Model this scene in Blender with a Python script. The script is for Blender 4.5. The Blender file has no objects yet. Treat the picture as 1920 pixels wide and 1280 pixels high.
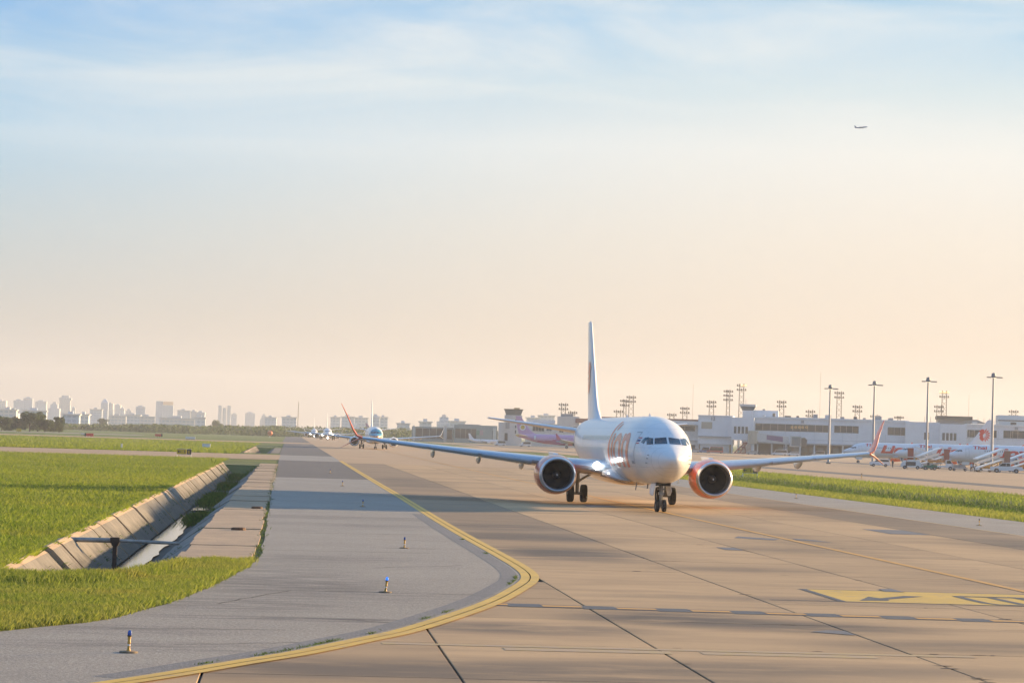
import bpy, bmesh, math, random
import numpy as np
from mathutils import Vector, Matrix
R = math.radians
random.seed(7)
rng = np.random.default_rng(7)
scene = bpy.context.scene
C = scene.collection

# ------------------------------------------------------------------ camera
YAW, PITCH, ROLL, FPX, CAMH = R(4.982), R(2.169), R(1.770), 4719.26, 4.02
cam = bpy.data.cameras.new('camera'); camo = bpy.data.objects.new('camera', cam); C.objects.link(camo)
cam.sensor_width = 36; cam.sensor_fit = 'HORIZONTAL'; cam.lens = FPX / 1920 * 36
cam.clip_start = 0.5; cam.clip_end = 30000
_r = Vector((math.cos(YAW), -math.sin(YAW), 0)); _f = Vector((math.sin(YAW), math.cos(YAW), 0)); _u = Vector((0, 0, 1))
_F = _f * math.cos(PITCH) + _u * math.sin(PITCH); _U = _u * math.cos(PITCH) - _f * math.sin(PITCH)
_R = _r * math.cos(ROLL) + _U * math.sin(ROLL); _U = _U * math.cos(ROLL) - _r * math.sin(ROLL)
m = Matrix((_R, _U, -_F)).transposed().to_4x4(); m.translation = (0, 0, CAMH)
camo.matrix_world = m
scene.camera = camo

# ------------------------------------------------------------------ sky, sun, exposure
SUN_AZ, SUN_EL = R(60), R(10.0)          # azimuth clockwise from +Y
SUN_DIR = Vector((math.sin(SUN_AZ) * math.cos(SUN_EL), math.cos(SUN_AZ) * math.cos(SUN_EL), math.sin(SUN_EL)))
SKY_STRENGTH = 0.15
EXPOSURE = 1.74
world = bpy.data.worlds.new('World'); scene.world = world; world.use_nodes = True
wt = world.node_tree; wt.nodes.clear()
def wn(t, **k):
    n = wt.nodes.new(t)
    for a, b in k.items(): setattr(n, a, b)
    return n
def wl(a, b): wt.links.new(a, b)
def wmath(op, a, b=None, c=None, clamp=False):
    n = wn('ShaderNodeMath', operation=op, use_clamp=clamp)
    for i, v in enumerate((a, b, c)):
        if v is None: continue
        if isinstance(v, (int, float)): n.inputs[i].default_value = v
        else: wl(v, n.inputs[i])
    return n.outputs[0]
def wmix(f, a, b):
    n = wn('ShaderNodeMix', data_type='RGBA')
    if isinstance(f, (int, float)): n.inputs[0].default_value = f
    else: wl(f, n.inputs[0])
    for i, v in ((6, a), (7, b)):
        if isinstance(v, tuple): n.inputs[i].default_value = v
        else: wl(v, n.inputs[i])
    return n.outputs[2]
out = wn('ShaderNodeOutputWorld'); bg = wn('ShaderNodeBackground'); wl(bg.outputs[0], out.inputs[0])
bg.inputs[1].default_value = SKY_STRENGTH
sky = wn('ShaderNodeTexSky', sky_type='NISHITA'); sky.sun_disc = False
sky.sun_elevation = SUN_EL; sky.sun_rotation = SUN_AZ; sky.air_density = 1.2; sky.dust_density = 0.6; sky.ozone_density = 4.0
tc = wn('ShaderNodeTexCoord'); sep = wn('ShaderNodeSeparateXYZ'); wl(tc.outputs['Generated'], sep.inputs[0])
dz = wmath('MAXIMUM', sep.outputs[2], 0.0)
S = 1.0 / SKY_STRENGTH
# evening haze layer: cream at the horizon, paling and clearing upwards
ramp = wn('ShaderNodeValToRGB'); cr = ramp.color_ramp
wl(wmath('DIVIDE', dz, 0.2, clamp=True), ramp.inputs[0])
EXPO = 1.06 / 2 ** EXPOSURE
stops = [(0.0, (.70, .555, .43)), (0.20, (.745, .625, .50)), (0.40, (.81, .745, .65)), (0.575, (.83, .83, .79)), (0.70, (.62, .74, .785)), (0.825, (.33, .59, .80)), (1.0, (.36, .55, .72))]
stops = [(p, tuple(x * EXPO for x in c)) for p, c in stops]
cr.elements[0].position = stops[0][0]; cr.elements[0].color = stops[0][1] + (1,)
cr.elements[1].position = stops[-1][0]; cr.elements[1].color = stops[-1][1] + (1,)
for p, c in stops[1:-1]:
    e = cr.elements.new(p); e.color = c + (1,)
# towards the sun the haze is warmer, away from it bluer
dot = wn('ShaderNodeVectorMath', operation='DOT_PRODUCT'); wl(tc.outputs['Generated'], dot.inputs[0])
dot.inputs[1].default_value = (math.sin(SUN_AZ), math.cos(SUN_AZ), 0)
mr = wn('ShaderNodeMapRange', interpolation_type='SMOOTHSTEP'); wl(dot.outputs['Value'], mr.inputs[0])
mr.inputs[1].default_value = 0.28; mr.inputs[2].default_value = 0.72; mr.inputs[3].default_value = 0; mr.inputs[4].default_value = 1
cool = wn('ShaderNodeMix', data_type='RGBA', blend_type='MULTIPLY'); cool.inputs[0].default_value = 1
wl(ramp.outputs[0], cool.inputs[6]); wl(wmix(wmath('MULTIPLY', dz, 10.0, clamp=True), (.76, .83, .92, 1), (.42, .70, .97, 1)), cool.inputs[7])
hazec = wmix(mr.outputs[0], cool.outputs[2], ramp.outputs[0])
anti = wn('ShaderNodeMapRange', interpolation_type='SMOOTHSTEP'); wl(dot.outputs['Value'], anti.inputs[0])       # the sky opposite the sun is bluer still
anti.inputs[1].default_value = 0.18; anti.inputs[2].default_value = -0.6
blu = wn('ShaderNodeMix', data_type='RGBA', blend_type='MULTIPLY'); wl(anti.outputs[0], blu.inputs[0]); wl(hazec, blu.inputs[6]); blu.inputs[7].default_value = (.50, .72, .98, 1)
hazec = blu.outputs[2]
# thin high cloud on a plane far overhead
div = wmath('ADD', dz, 0.035)
cx = wmath('DIVIDE', sep.outputs[0], div); cy = wmath('DIVIDE', sep.outputs[1], div)
cmb = wn('ShaderNodeCombineXYZ'); wl(cx, cmb.inputs[0]); wl(cy, cmb.inputs[1])
cmb.inputs[2].default_value = 11.2
nz = wn('ShaderNodeTexNoise'); nz.inputs['Scale'].default_value = 1.15; nz.inputs['Detail'].default_value = 7; nz.inputs['Roughness'].default_value = 0.55; nz.inputs['Distortion'].default_value = 0.6
wl(cmb.outputs[0], nz.inputs['Vector'])
cl = wn('ShaderNodeMapRange', interpolation_type='SMOOTHSTEP'); wl(nz.outputs[0], cl.inputs[0])
cl.inputs[1].default_value = 0.36; cl.inputs[2].default_value = 0.76
cmask = wmath('MULTIPLY', cl.outputs[0], wmath('MULTIPLY', wmath('SUBTRACT', dz, 0.095), 18.0, clamp=True))
cmask = wmath('MULTIPLY', cmask, 0.8)
hc = wmix(cmask, hazec, (.88 / 2 ** EXPOSURE, .895 / 2 ** EXPOSURE, .87 / 2 ** EXPOSURE, 1))
scl = wn('ShaderNodeVectorMath', operation='SCALE'); wl(hc, scl.inputs[0]); scl.inputs['Scale'].default_value = S
up = wn('ShaderNodeMapRange', interpolation_type='SMOOTHSTEP'); wl(dz, up.inputs[0]); up.inputs[1].default_value = 0.30; up.inputs[2].default_value = 0.95
wl(wmix(up.outputs[0], scl.outputs[0], sky.outputs[0]), bg.inputs[0])

sun = bpy.data.lights.new('sun', 'SUN'); suno = bpy.data.objects.new('sun', sun); C.objects.link(suno)
sun.energy = 4.0; sun.angle = R(1.5); sun.color = (1.0, 0.68, 0.36)
suno.rotation_euler = SUN_DIR.to_track_quat('Z', 'Y').to_euler(); suno.location = (100, 100, 60)
vs = scene.view_settings; vs.view_transform = 'Standard'; vs.look = 'None'; vs.gamma = 1; vs.exposure = EXPOSURE; vs.use_curve_mapping = False
cy_ = scene.cycles
cy_.max_bounces = 6; cy_.volume_bounces = 0; cy_.use_denoising = True
cy_.sample_clamp_indirect = 6

# ------------------------------------------------------------------ survey helpers (bearing and height marks -> metres)
def hor(px): return 805.96 + 0.0309 * (px - 542.98)
def mark(px, py, dist):
    """point seen at that mark, at a horizontal distance dist from the viewpoint"""
    X = px - 960; Y = 640 - py
    c, s = math.cos(ROLL), math.sin(ROLL)
    d = _F * FPX + _r * (X * c - Y * s) + (_u * math.cos(PITCH) - _f * math.sin(PITCH)) * (X * s + Y * c)
    t = dist / math.hypot(d.x, d.y)
    return Vector((d.x * t, d.y * t, CAMH + d.z * t))

# ------------------------------------------------------------------ materials
MATS = {}
def mat(name, col, rough=0.6, metal=0.0, coat=0.0, var=0.0, vscale=1.0, emit=None, estr=0, bump=0, bscale=20, col2=None, spec=None):
    if name in MATS: return MATS[name]
    M = bpy.data.materials.new(name); M.use_nodes = True; nt = M.node_tree
    b = nt.nodes['Principled BSDF']
    b.inputs['Base Color'].default_value = col + (1,); b.inputs['Roughness'].default_value = rough; b.inputs['Metallic'].default_value = metal
    b.inputs['Coat Weight'].default_value = coat; b.inputs['Coat Roughness'].default_value = 0.06
    if spec is not None: b.inputs['Specular IOR Level'].default_value = spec
    if emit: b.inputs['Emission Color'].default_value = emit + (1,); b.inputs['Emission Strength'].default_value = estr
    if var or bump:
        g = nt.nodes.new('ShaderNodeTexCoord')
        n = nt.nodes.new('ShaderNodeTexNoise'); n.inputs['Scale'].default_value = vscale; n.inputs['Detail'].default_value = 6; n.inputs['Roughness'].default_value = 0.6
        nt.links.new(g.outputs['Object'], n.inputs['Vector'])
        if var:
            mp = nt.nodes.new('ShaderNodeMapRange'); mp.inputs[1].default_value = 0.3; mp.inputs[2].default_value = 0.7
            nt.links.new(n.outputs[0], mp.inputs[0])
            mx = nt.nodes.new('ShaderNodeMix'); mx.data_type = 'RGBA'
            c2 = col2 or tuple(c * (1 - var) for c in col)
            mx.inputs[6].default_value = c2 + (1,); mx.inputs[7].default_value = col + (1,)
            nt.links.new(mp.outputs[0], mx.inputs[0]); nt.links.new(mx.outputs[2], b.inputs['Base Color'])
        if bump:
            n2 = nt.nodes.new('ShaderNodeTexNoise'); n2.inputs['Scale'].default_value = bscale; n2.inputs['Detail'].default_value = 4
            nt.links.new(g.outputs['Object'], n2.inputs['Vector'])
            bp = nt.nodes.new('ShaderNodeBump'); bp.inputs['Strength'].default_value = bump; bp.inputs['Distance'].default_value = 0.05
            nt.links.new(n2.outputs[0], bp.inputs['Height']); nt.links.new(bp.outputs[0], b.inputs['Normal'])
    MATS[name] = M; return M

class NT:
    """small node-graph helper"""
    def __init__(s, name, rough=0.8):
        s.M = bpy.data.materials.new(name); s.M.use_nodes = True; s.t = s.M.node_tree; s.b = s.t.nodes['Principled BSDF']
        s.b.inputs['Roughness'].default_value = rough; MATS[name] = s.M
        s.geo = s.t.nodes.new('ShaderNodeNewGeometry'); s.pos = s.geo.outputs['Position']
    def set(s, sock, v):
        if isinstance(v, (int, float)): sock.default_value = v
        elif isinstance(v, tuple): sock.default_value = v + (1,) if len(v) == 3 and sock.type == 'RGBA' else v
        else: s.t.links.new(v, sock)
    def noise(s, scale, detail=5, rough=0.55, stretch=(1, 1, 1), off=(0, 0, 0), lo=0.35, hi=0.65, dist=0):
        mp = s.t.nodes.new('ShaderNodeMapping'); mp.inputs['Scale'].default_value = stretch; mp.inputs['Location'].default_value = off
        s.t.links.new(s.pos, mp.inputs[0])
        n = s.t.nodes.new('ShaderNodeTexNoise'); n.inputs['Scale'].default_value = scale; n.inputs['Detail'].default_value = detail; n.inputs['Roughness'].default_value = rough; n.inputs['Distortion'].default_value = dist
        s.t.links.new(mp.outputs[0], n.inputs['Vector'])
        r = s.t.nodes.new('ShaderNodeMapRange'); r.interpolation_type = 'SMOOTHSTEP'; s.t.links.new(n.outputs[0], r.inputs[0]); r.inputs[1].default_value = lo; r.inputs[2].default_value = hi
        return r.outputs[0]
    def mix(s, f, a, b, mode='MIX'):
        n = s.t.nodes.new('ShaderNodeMix'); n.data_type = 'RGBA'; n.blend_type = mode
        s.set(n.inputs[0], f); s.set(n.inputs[6], a); s.set(n.inputs[7], b); return n.outputs[2]
    def math(s, op, a, b=0.0, clamp=False):
        n = s.t.nodes.new('ShaderNodeMath'); n.operation = op; n.use_clamp = clamp; s.set(n.inputs[0], a); s.set(n.inputs[1], b); return n.outputs[0]
    def blob(s, cx, cy, rx, ry, edge=0.5):
        """soft worn-stain mask round a world place"""
        mp = s.t.nodes.new('ShaderNodeMapping'); mp.inputs['Location'].default_value = (-cx / rx, -cy / ry, 0); mp.inputs['Scale'].default_value = (1 / rx, 1 / ry, 0)
        s.t.links.new(s.pos, mp.inputs[0])
        l = s.t.nodes.new('ShaderNodeVectorMath'); l.operation = 'LENGTH'; s.t.links.new(mp.outputs[0], l.inputs[0])
        r = s.t.nodes.new('ShaderNodeMapRange'); r.interpolation_type = 'SMOOTHSTEP'; s.t.links.new(l.outputs['Value'], r.inputs[0])
        r.inputs[1].default_value = 1 + edge; r.inputs[2].default_value = 1 - edge; return r.outputs[0]
    def bump(s, h, strength=0.3, dist=0.02):
        b = s.t.nodes.new('ShaderNodeBump'); b.inputs['Strength'].default_value = strength; b.inputs['Distance'].default_value = dist
        s.set(b.inputs['Height'], h); s.t.links.new(b.outputs[0], s.b.inputs['Normal'])
    def rand(s):
        o = s.t.nodes.new('ShaderNodeObjectInfo'); return o.outputs['Random']
    def island(s): return s.geo.outputs['Random Per Island']
    def color(s, c): s.set(s.b.inputs['Base Color'], c)

def concrete(name, base, dark, stains=()):
    k = NT(name, 0.72)
    c = k.mix(k.math('MULTIPLY', k.noise(0.09, 5, 0.6, (1, 0.5, 1)), 0.55), base, dark)
    c = k.mix(k.math('MULTIPLY', k.noise(0.55, 7, 0.65, (0.5, 1.2, 1), lo=0.42, hi=0.72), 0.55), c, tuple(x * 0.55 for x in dark))
    c = k.mix(k.math('MULTIPLY', k.noise(0.3, 6, 0.6, (0.25, 1.1, 1), (9, 4, 0), lo=0.55, hi=0.75), 0.55), c, tuple(x * 0.42 for x in dark))
    c = k.mix(k.math('MULTIPLY', k.noise(0.9, 6, 0.7, (0.14, 1.0, 1), (2, 7, 0), lo=0.5, hi=0.7), 0.5), c, tuple(x * 0.5 for x in dark))
    c = k.mix(k.math('MULTIPLY', k.noise(0.22, 4, 0.6, (0.3, 1.0, 1), (31, 7, 0), lo=0.55, hi=0.68), 0.45), c, tuple(x * 0.45 for x in dark))
    c = k.mix(0.36, c, k.mix(k.rand(), tuple(x * 0.55 for x in base), tuple(min(1, x * 1.3) for x in base)))
    c = k.mix(k.math('MULTIPLY', k.noise(60, 2, 0.5), 0.16), c, tuple(x * 0.5 for x in dark))
    for (x, y, rx, ry, a) in stains:
        mk = k.math('MULTIPLY', k.blob(x, y, rx, ry, 0.7), k.noise(0.8, 5, 0.6, (0.35, 1, 1), lo=0.18, hi=0.55))
        c = k.mix(k.math('MULTIPLY', mk, min(0.92, a * 1.12)), c, (0.05, 0.04, 0.03))
    k.color(c); k.bump(k.noise(35, 3), 0.25, 0.01)
    return k.M
ST = [(9.6, 88, 2.8, 5, 0.85), (9.9, 101, 3.2, 4, 0.6), (9.6, 112, 2.8, 4, 0.5), (9.8, 210, 3, 20, 0.4), (8.8, 57.0, 2.2, 2.0, 0.8), (11.5, 55.5, 2.6, 1.6, 0.7), (5.0, 53, 2.5, 1.5, 0.7), (32.5, 105, 3, 9, 0.6), (32.8, 150, 3, 20, 0.5), (3, 43, 6, 2, 0.65), (14, 65, 5, 1.2, 0.45), (15, 51, 4, 1.3, 0.5), (9, 45, 5, 1.2, 0.5), (14.5, 80, 2.4, 1.6, 0.4), (19, 96, 2, 2.2, 0.4), (21.4, 130, 1.6, 40, 0.28), (24, 75, 4, 2, 0.35)]
M_CONC = concrete('concrete_slab', (0.50, 0.325, 0.155), (0.37, 0.238, 0.112), ST)
M_CONCD = concrete('concrete_slab_brown', (0.31, 0.212, 0.115), (0.21, 0.144, 0.08), ST)
M_CONCF = concrete('concrete_apron', (0.50, 0.332, 0.175), (0.38, 0.252, 0.133))
M_JOINT = mat('joint_sealant', (0.035, 0.032, 0.03), 0.9)

def asphalt(name, base, dark, stains=()):
    k = NT(name, 0.75)
    c = k.mix(k.math('MULTIPLY', k.noise(0.12, 5, 0.6), 0.6), base, dark)
    c = k.mix(k.math('MULTIPLY', k.noise(0.5, 6, 0.62, (0.4, 1, 1), (3, 0, 0), lo=0.5, hi=0.72), 0.25), c, tuple(x * 0.6 for x in dark))
    sp = k.noise(17, 4, 0.85, lo=0.40, hi=0.60)
    c = k.mix(k.math('MULTIPLY', sp, 0.7), c, tuple(x * 0.42 for x in dark))
    c = k.mix(k.math('MULTIPLY', k.noise(55, 2, 0.6, off=(5, 5, 0), lo=0.56, hi=0.7), 0.35), c, tuple(min(1, x * 1.7) for x in base))
    for (x, y, rx, ry, a) in stains:
        mk = k.math('MULTIPLY', k.blob(x, y, rx, ry, 0.6), k.noise(1.5, 5, 0.6, (0.3, 1.6, 1), lo=0.35, hi=0.6))
        c = k.mix(k.math('MULTIPLY', mk, a), c, (0.06, 0.058, 0.06))
    c = k.mix(k.math('MULTIPLY', k.noise(2.2, 6, 0.7, (0.4, 1, 1), (1, 9, 0), lo=0.52, hi=0.75), 0.18), c, tuple(x * 0.5 for x in dark))
    k.color(c); k.bump(sp, 0.7, 0.015)
    return k.M
M_ASPH = asphalt('asphalt_shoulder', (0.39, 0.362, 0.305), (0.31, 0.288, 0.243), [(0.6, 66, 2.2, 4, 0.4), (1.2, 80, 2.6, 2.2, 0.35), (-1.0, 58, 2.2, 2, 0.5), (3, 109, 4, 2, 0.35), (-2.4, 46.5, 2.5, 1.0, 0.4), (-0.6, 70, 2.5, 8, 0.35), (0.8, 54, 3.2, 0.5, 0.8), (1.5, 62, 3, 3, 0.3), (-3, 50, 2, 1.2, 0.35), (2, 118, 6, 2.5, 0.35)])
M_ASPHB = asphalt('asphalt_blue_grey_patch', (0.24, 0.24, 0.235), (0.19, 0.195, 0.195))
M_ASPHD = asphalt('asphalt_dark_patch', (0.175, 0.16, 0.14), (0.135, 0.124, 0.11))

def paint(name, col, under, cover=0.5):
    k = NT(name, 0.6)
    w = k.noise(3.0, 8, 0.75, (0.6, 0.8, 1), lo=cover - 0.06, hi=cover + 0.16)
    w2 = k.noise(0.4, 5, 0.6, lo=0.35, hi=0.7)
    c = k.mix(k.math('MULTIPLY', w2, 0.35), col, tuple(x * 0.6 for x in col))
    k.color(k.mix(w, c, under)); return k.M
M_YEL = paint('yellow_line_paint', (0.66, 0.41, 0.045), (0.38, 0.26, 0.13), 0.55)
M_YELF = paint('faded_yellow_paint', (0.50, 0.35, 0.10), (0.42, 0.29, 0.16), 0.40)
M_YELC = paint('orange_centre_line_paint', (0.60, 0.30, 0.04), (0.42, 0.28, 0.15), 0.56)
M_BLK = paint('black_marking_paint', (0.06, 0.06, 0.062), (0.13, 0.12, 0.105), 0.56)
M_PATCH = paint('dark_repair_patch', (0.12, 0.115, 0.115), (0.2, 0.17, 0.14), 0.55)

def grassmat(name, a, b, dry, isl=True):
    k = NT(name, 0.75)
    c = k.mix(k.noise(0.035, 4, 0.55, (1, 0.55, 1), lo=0.4, hi=0.6), a, b)
    c = k.mix(k.math('MULTIPLY', k.noise(0.16, 5, 0.6, (0.6, 1, 1), (4, 8, 0), lo=0.45, hi=0.7), 0.75), c, dry)
    c = k.mix(k.math('MULTIPLY', k.noise(1.6, 5, 0.65, lo=0.4, hi=0.7), 0.35), c, tuple(x * 0.45 for x in a))
    c = k.mix(k.math('MULTIPLY', k.noise(0.045, 5, 0.6, (0.45, 1.3, 1), (17, 3, 0), lo=0.5, hi=0.62), 0.6), c, tuple(x * y for x, y in zip(a, (0.5, 0.62, 0.7))))
    c = k.mix(k.math('MULTIPLY', k.noise(0.4, 5, 0.65, (0.7, 1, 1), (1, 13, 0), lo=0.55, hi=0.7), 0.5), c, tuple(x * y for x, y in zip(dry, (0.95, 0.72, 0.9))))
    if isl: c = k.mix(0.45, c, k.mix(k.island(), tuple(x * 0.35 for x in a), tuple(min(1, x * 1.7) for x in dry)))
    else:
        c = k.mix(k.math('MULTIPLY', k.noise(9, 5, 0.7), 0.45), c, tuple(x * 0.35 for x in a))
        k.bump(k.noise(7, 6, 0.7), 0.9, 0.15)
    k.color(c)
    if isl:
        k.b.inputs['Subsurface Weight'].default_value = 0.0
        tr = k.t.nodes.new('ShaderNodeBsdfTranslucent'); k.set(tr.inputs[0], c)
        ms = k.t.nodes.new('ShaderNodeMixShader'); ms.inputs[0].default_value = 0.5
        o = k.t.nodes['Material Output']
        k.t.links.new(k.b.outputs[0], ms.inputs[1]); k.t.links.new(tr.outputs[0], ms.inputs[2]); k.t.links.new(ms.outputs[0], o.inputs[0])
    return k.M
M_GRASS = grassmat('grass_ground', (0.10, 0.175, 0.012), (0.16, 0.225, 0.016), (0.24, 0.24, 0.03), False)
M_BLADE = grassmat('grass_blade', (0.115, 0.225, 0.014), (0.19, 0.285, 0.018), (0.29, 0.30, 0.04))
M_BLADEV = grassmat('verge_blade', (0.125, 0.225, 0.018), (0.20, 0.265, 0.028), (0.31, 0.30, 0.065))
M_WEED = grassmat('weed_blade', (0.045, 0.10, 0.012), (0.07, 0.13, 0.015), (0.10, 0.15, 0.02))

# ------------------------------------------------------------------ mesh builder
class MB:
    def __init__(s): s.v = []; s.f = []; s.m = []
    def add(s, vs, fs, mi=0):
        o = len(s.v); s.v += [tuple(p) for p in vs]; s.f += [tuple(i + o for i in f) for f in fs]; s.m += [mi] * len(fs); return s
    def box(s, x0, x1, y0, y1, z0, z1, mi=0):
        return s.add([(x0, y0, z0), (x1, y0, z0), (x1, y1, z0), (x0, y1, z0), (x0, y0, z1), (x1, y0, z1), (x1, y1, z1), (x0, y1, z1)],
                     [(0, 3, 2, 1), (4, 5, 6, 7), (0, 1, 5, 4), (1, 2, 6, 5), (2, 3, 7, 6), (3, 0, 4, 7)], mi)
    def rings(s, rs, mi=0, cap0=True, cap1=True, closed=True, mf=None):
        n = len(rs[0]); vs = [p for r in rs for p in r]; fs = []; ms = []
        for i in range(len(rs) - 1):
            for j in range(n if closed else n - 1):
                k = (j + 1) % n; fs.append((i * n + j, i * n + k, (i + 1) * n + k, (i + 1) * n + j)); ms.append(mf(i, j) if mf else mi)
        if cap0: fs.append(tuple(range(n - 1, -1, -1))); ms.append(mf(0, 0) if mf else mi)
        if cap1: fs.append(tuple((len(rs) - 1) * n + j for j in range(n))); ms.append(mf(len(rs) - 2, 0) if mf else mi)
        o = len(s.v); s.v += [tuple(p) for p in vs]; s.f += [tuple(i + o for i in f) for f in fs]; s.m += ms; return s
    def cyl(s, p, q, r0, r1=None, n=10, mi=0, cap=True):
        p = Vector(p); q = Vector(q); r1 = r0 if r1 is None else r1
        d = (q - p).normalized(); a = d.orthogonal().normalized(); b = d.cross(a)
        rs = [[c + (a * math.cos(t) + b * math.sin(t)) * r for t in (2 * math.pi * i / n for i in range(n))] for c, r in ((p, r0), (q, r1))]
        return s.rings(rs, mi, cap, cap)
    def lathe(s, c, axis, prof, n=24, mi=0, sz=1.0, mf=None):
        """prof: (offset along axis, radius); axis 'x','y','z'"""
        rs = []
        for o, r in prof:
            ring = []
            for i in range(n):
                t = 2 * math.pi * i / n; a, b = r * math.cos(t), r * math.sin(t)
                ring.append({'y': (c[0] + a, c[1] + o, c[2] + b * sz), 'x': (c[0] + o, c[1] + a, c[2] + b * sz), 'z': (c[0] + a, c[1] + b, c[2] + o)}[axis])
            rs.append(ring)
        return s.rings(rs, mi, False, False, mf=mf)
    def tube(s, pts, r, n=8, mi=0):
        for a, b in zip(pts[:-1], pts[1:]): s.cyl(a, b, r, r, n, mi)
        return s
    def extr(s, prof, x0, x1, mi=0, axis='x'):
        """prof polygon in (y,z), extruded along x"""
        f = (lambda x, p: (x, p[0], p[1])) if axis == 'x' else (lambda x, p: (p[0], x, p[1]))
        return s.rings([[f(x0, p) for p in prof], [f(x1, p) for p in prof]], mi)
    def build(s, name, mats, parent=None, smooth=False, angle=38):
        me = bpy.data.meshes.new(name); me.from_pydata(s.v, [], s.f)
        mats = mats if isinstance(mats, (list, tuple)) else [mats]
        for x in mats: me.materials.append(x)
        if len(mats) > 1: me.polygons.foreach_set('material_index', s.m)
        bm = bmesh.new(); bm.from_mesh(me); bmesh.ops.recalc_face_normals(bm, faces=bm.faces); bm.to_mesh(me); bm.free()
        if smooth:
            me.polygons.foreach_set('use_smooth', [True] * len(me.polygons)); me.set_sharp_from_angle(angle=R(angle))
        o = bpy.data.objects.new(name, me); C.objects.link(o); o.parent = parent; return o

def sheet(name, polys, mats, parent=None):
    """polys: list of (points3d, material index), faces turned upwards"""
    me = bpy.data.meshes.new(name); v = []; f = []; mi = []
    for pts, k in polys:
        o = len(v); v += [tuple(p) for p in pts]; f.append(tuple(range(o, o + len(pts)))); mi.append(k)
    me.from_pydata(v, [], f)
    for x in (mats if isinstance(mats, (list, tuple)) else [mats]): me.materials.append(x)
    me.polygons.foreach_set('material_index', mi)
    for p in me.polygons:
        if p.normal.z < 0: p.flip()
    o = bpy.data.objects.new(name, me); C.objects.link(o); o.parent = parent; return o
def rect(x0, x1, y0, y1, z=0.0): return [(x0, y0, z), (x1, y0, z), (x1, y1, z), (x0, y1, z)]
def ribbon(path, w0, w1, z):
    """quads along a path, offset sideways from w0 to w1 (left positive)"""
    L = []; n = len(path)
    for i, p in enumerate(path):
        a = Vector(path[max(0, i - 1)]); b = Vector(path[min(n - 1, i + 1)]); t = (b - a).normalized(); nrm = Vector((-t.y, t.x)); p = Vector(p)
        L.append((p + nrm * w0, p + nrm * w1))
    return [[(a[0].x, a[0].y, z), (a[1].x, a[1].y, z), (b[1].x, b[1].y, z), (b[0].x, b[0].y, z)] for a, b in zip(L[:-1], L[1:])]
def smooth_path(pts, k=6):
    P = [Vector(p) for p in pts]; out = []
    for i in range(len(P) - 1):
        p0, p1, p2, p3 = P[max(0, i - 1)], P[i], P[i + 1], P[min(len(P) - 1, i + 2)]
        for j in range(k):
            t = j / k; out.append(tuple(0.5 * ((2 * p1) + (p2 - p0) * t + (2 * p0 - 5 * p1 + 4 * p2 - p3) * t * t + (3 * p1 - p0 - 3 * p2 + p3) * t ** 3)))
    out.append(tuple(P[-1])); return out
def tag(o, label=None, cat=None, group=None, kind=None):
    if label: o['label'] = label
    if cat: o['category'] = cat
    if group: o['group'] = group
    if kind: o['kind'] = kind
    return o
def empty(name, loc=(0, 0, 0), rz=0):
    o = bpy.data.objects.new(name, None); C.objects.link(o); o.location = loc; o.rotation_euler.z = rz; o.empty_display_size = 0.2; return o
def copy_tree(o, parent=None):
    c = o.copy(); C.objects.link(c); c.parent = parent
    for ch in list(o.children): copy_tree(ch, c)
    return c

# ================================================================== GROUND
GX = [-9000, -7.45, -3.1, 42.6, 50, 57, 69, 9000]
gp = []
def gz(x): return -0.03
gp += [(rect(-9000, -7.45, -50, 12000, -0.03), 0), (rect(-7.45, -3.1, -50, 65.5, -0.03), 0), (rect(-7.45, -3.1, 286, 428, -0.03), 0), (rect(-7.45, -3.1, 565, 12000, -0.03), 0), (rect(-3.1, -0.3, 46, 12000, -0.03), 0), (rect(-0.3, 42.6, -50, 12000, -0.06), 0), (rect(-3.1, -0.3, -50, 46, -0.06), 0)]
for a, b, za, zb in ((42.6, 50, -0.03, -0.25), (50, 55, -0.25, -0.9), (55, 60, -0.9, -0.15), (60, 69, -0.15, -0.03)):
    gp.append(([(a, -50, za), (b, -50, zb), (b, 1300, zb), (a, 1300, za)], 0))
gp += [(rect(42.6, 69, 1300, 12000, -0.03), 0), (rect(69, 9000, -50, 12000, -0.03), 0)]
tag(sheet('ground', gp, M_GRASS), 'flat green airfield grass reaching to the horizon', kind='structure')

# taxiway of concrete slabs
tw = sheet('taxiway', [(rect(7.0, 35.6, 20, 326, -0.045), 1), (rect(-5.6, 7.0, 20, 48.9, -0.045), 1), (rect(-1.3, 7.0, 48.9, 56, -0.045), 1), (rect(2.97, 7.0, 56, 70.2, -0.045), 1), (rect(7.0, 35.6, 326, 2600, -0.012), 0)], [M_CONCF, M_JOINT])
tag(tw, 'wide tan concrete taxiway running away from the viewer', kind='structure')
def slab_mesh(w, l):
    b = MB(); e = 0.012
    b.rings([[(-w / 2, -l / 2, -0.04), (w / 2, -l / 2, -0.04), (w / 2, l / 2, -0.04), (-w / 2, l / 2, -0.04)],
             [(-w / 2, -l / 2, -e), (w / 2, -l / 2, -e), (w / 2, l / 2, -e), (-w / 2, l / 2, -e)],
             [(-w / 2 + e, -l / 2 + e, 0), (w / 2 - e, -l / 2 + e, 0), (w / 2 - e, l / 2 - e, 0), (-w / 2 + e, l / 2 - e, 0)]])
    o = b.build('slab', M_CONC); me = o.data; bpy.data.objects.remove(o); return me
ROW = 7.1
cols = [(7.25, 12.3), (12.3, 17.35), (17.35, 21.4), (21.4, 25.45), (25.45, 30.5), (30.5, 35.55), (2.97, 7.25), (-1.3, 2.97), (-5.6, -1.3)]
smesh = {}
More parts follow.
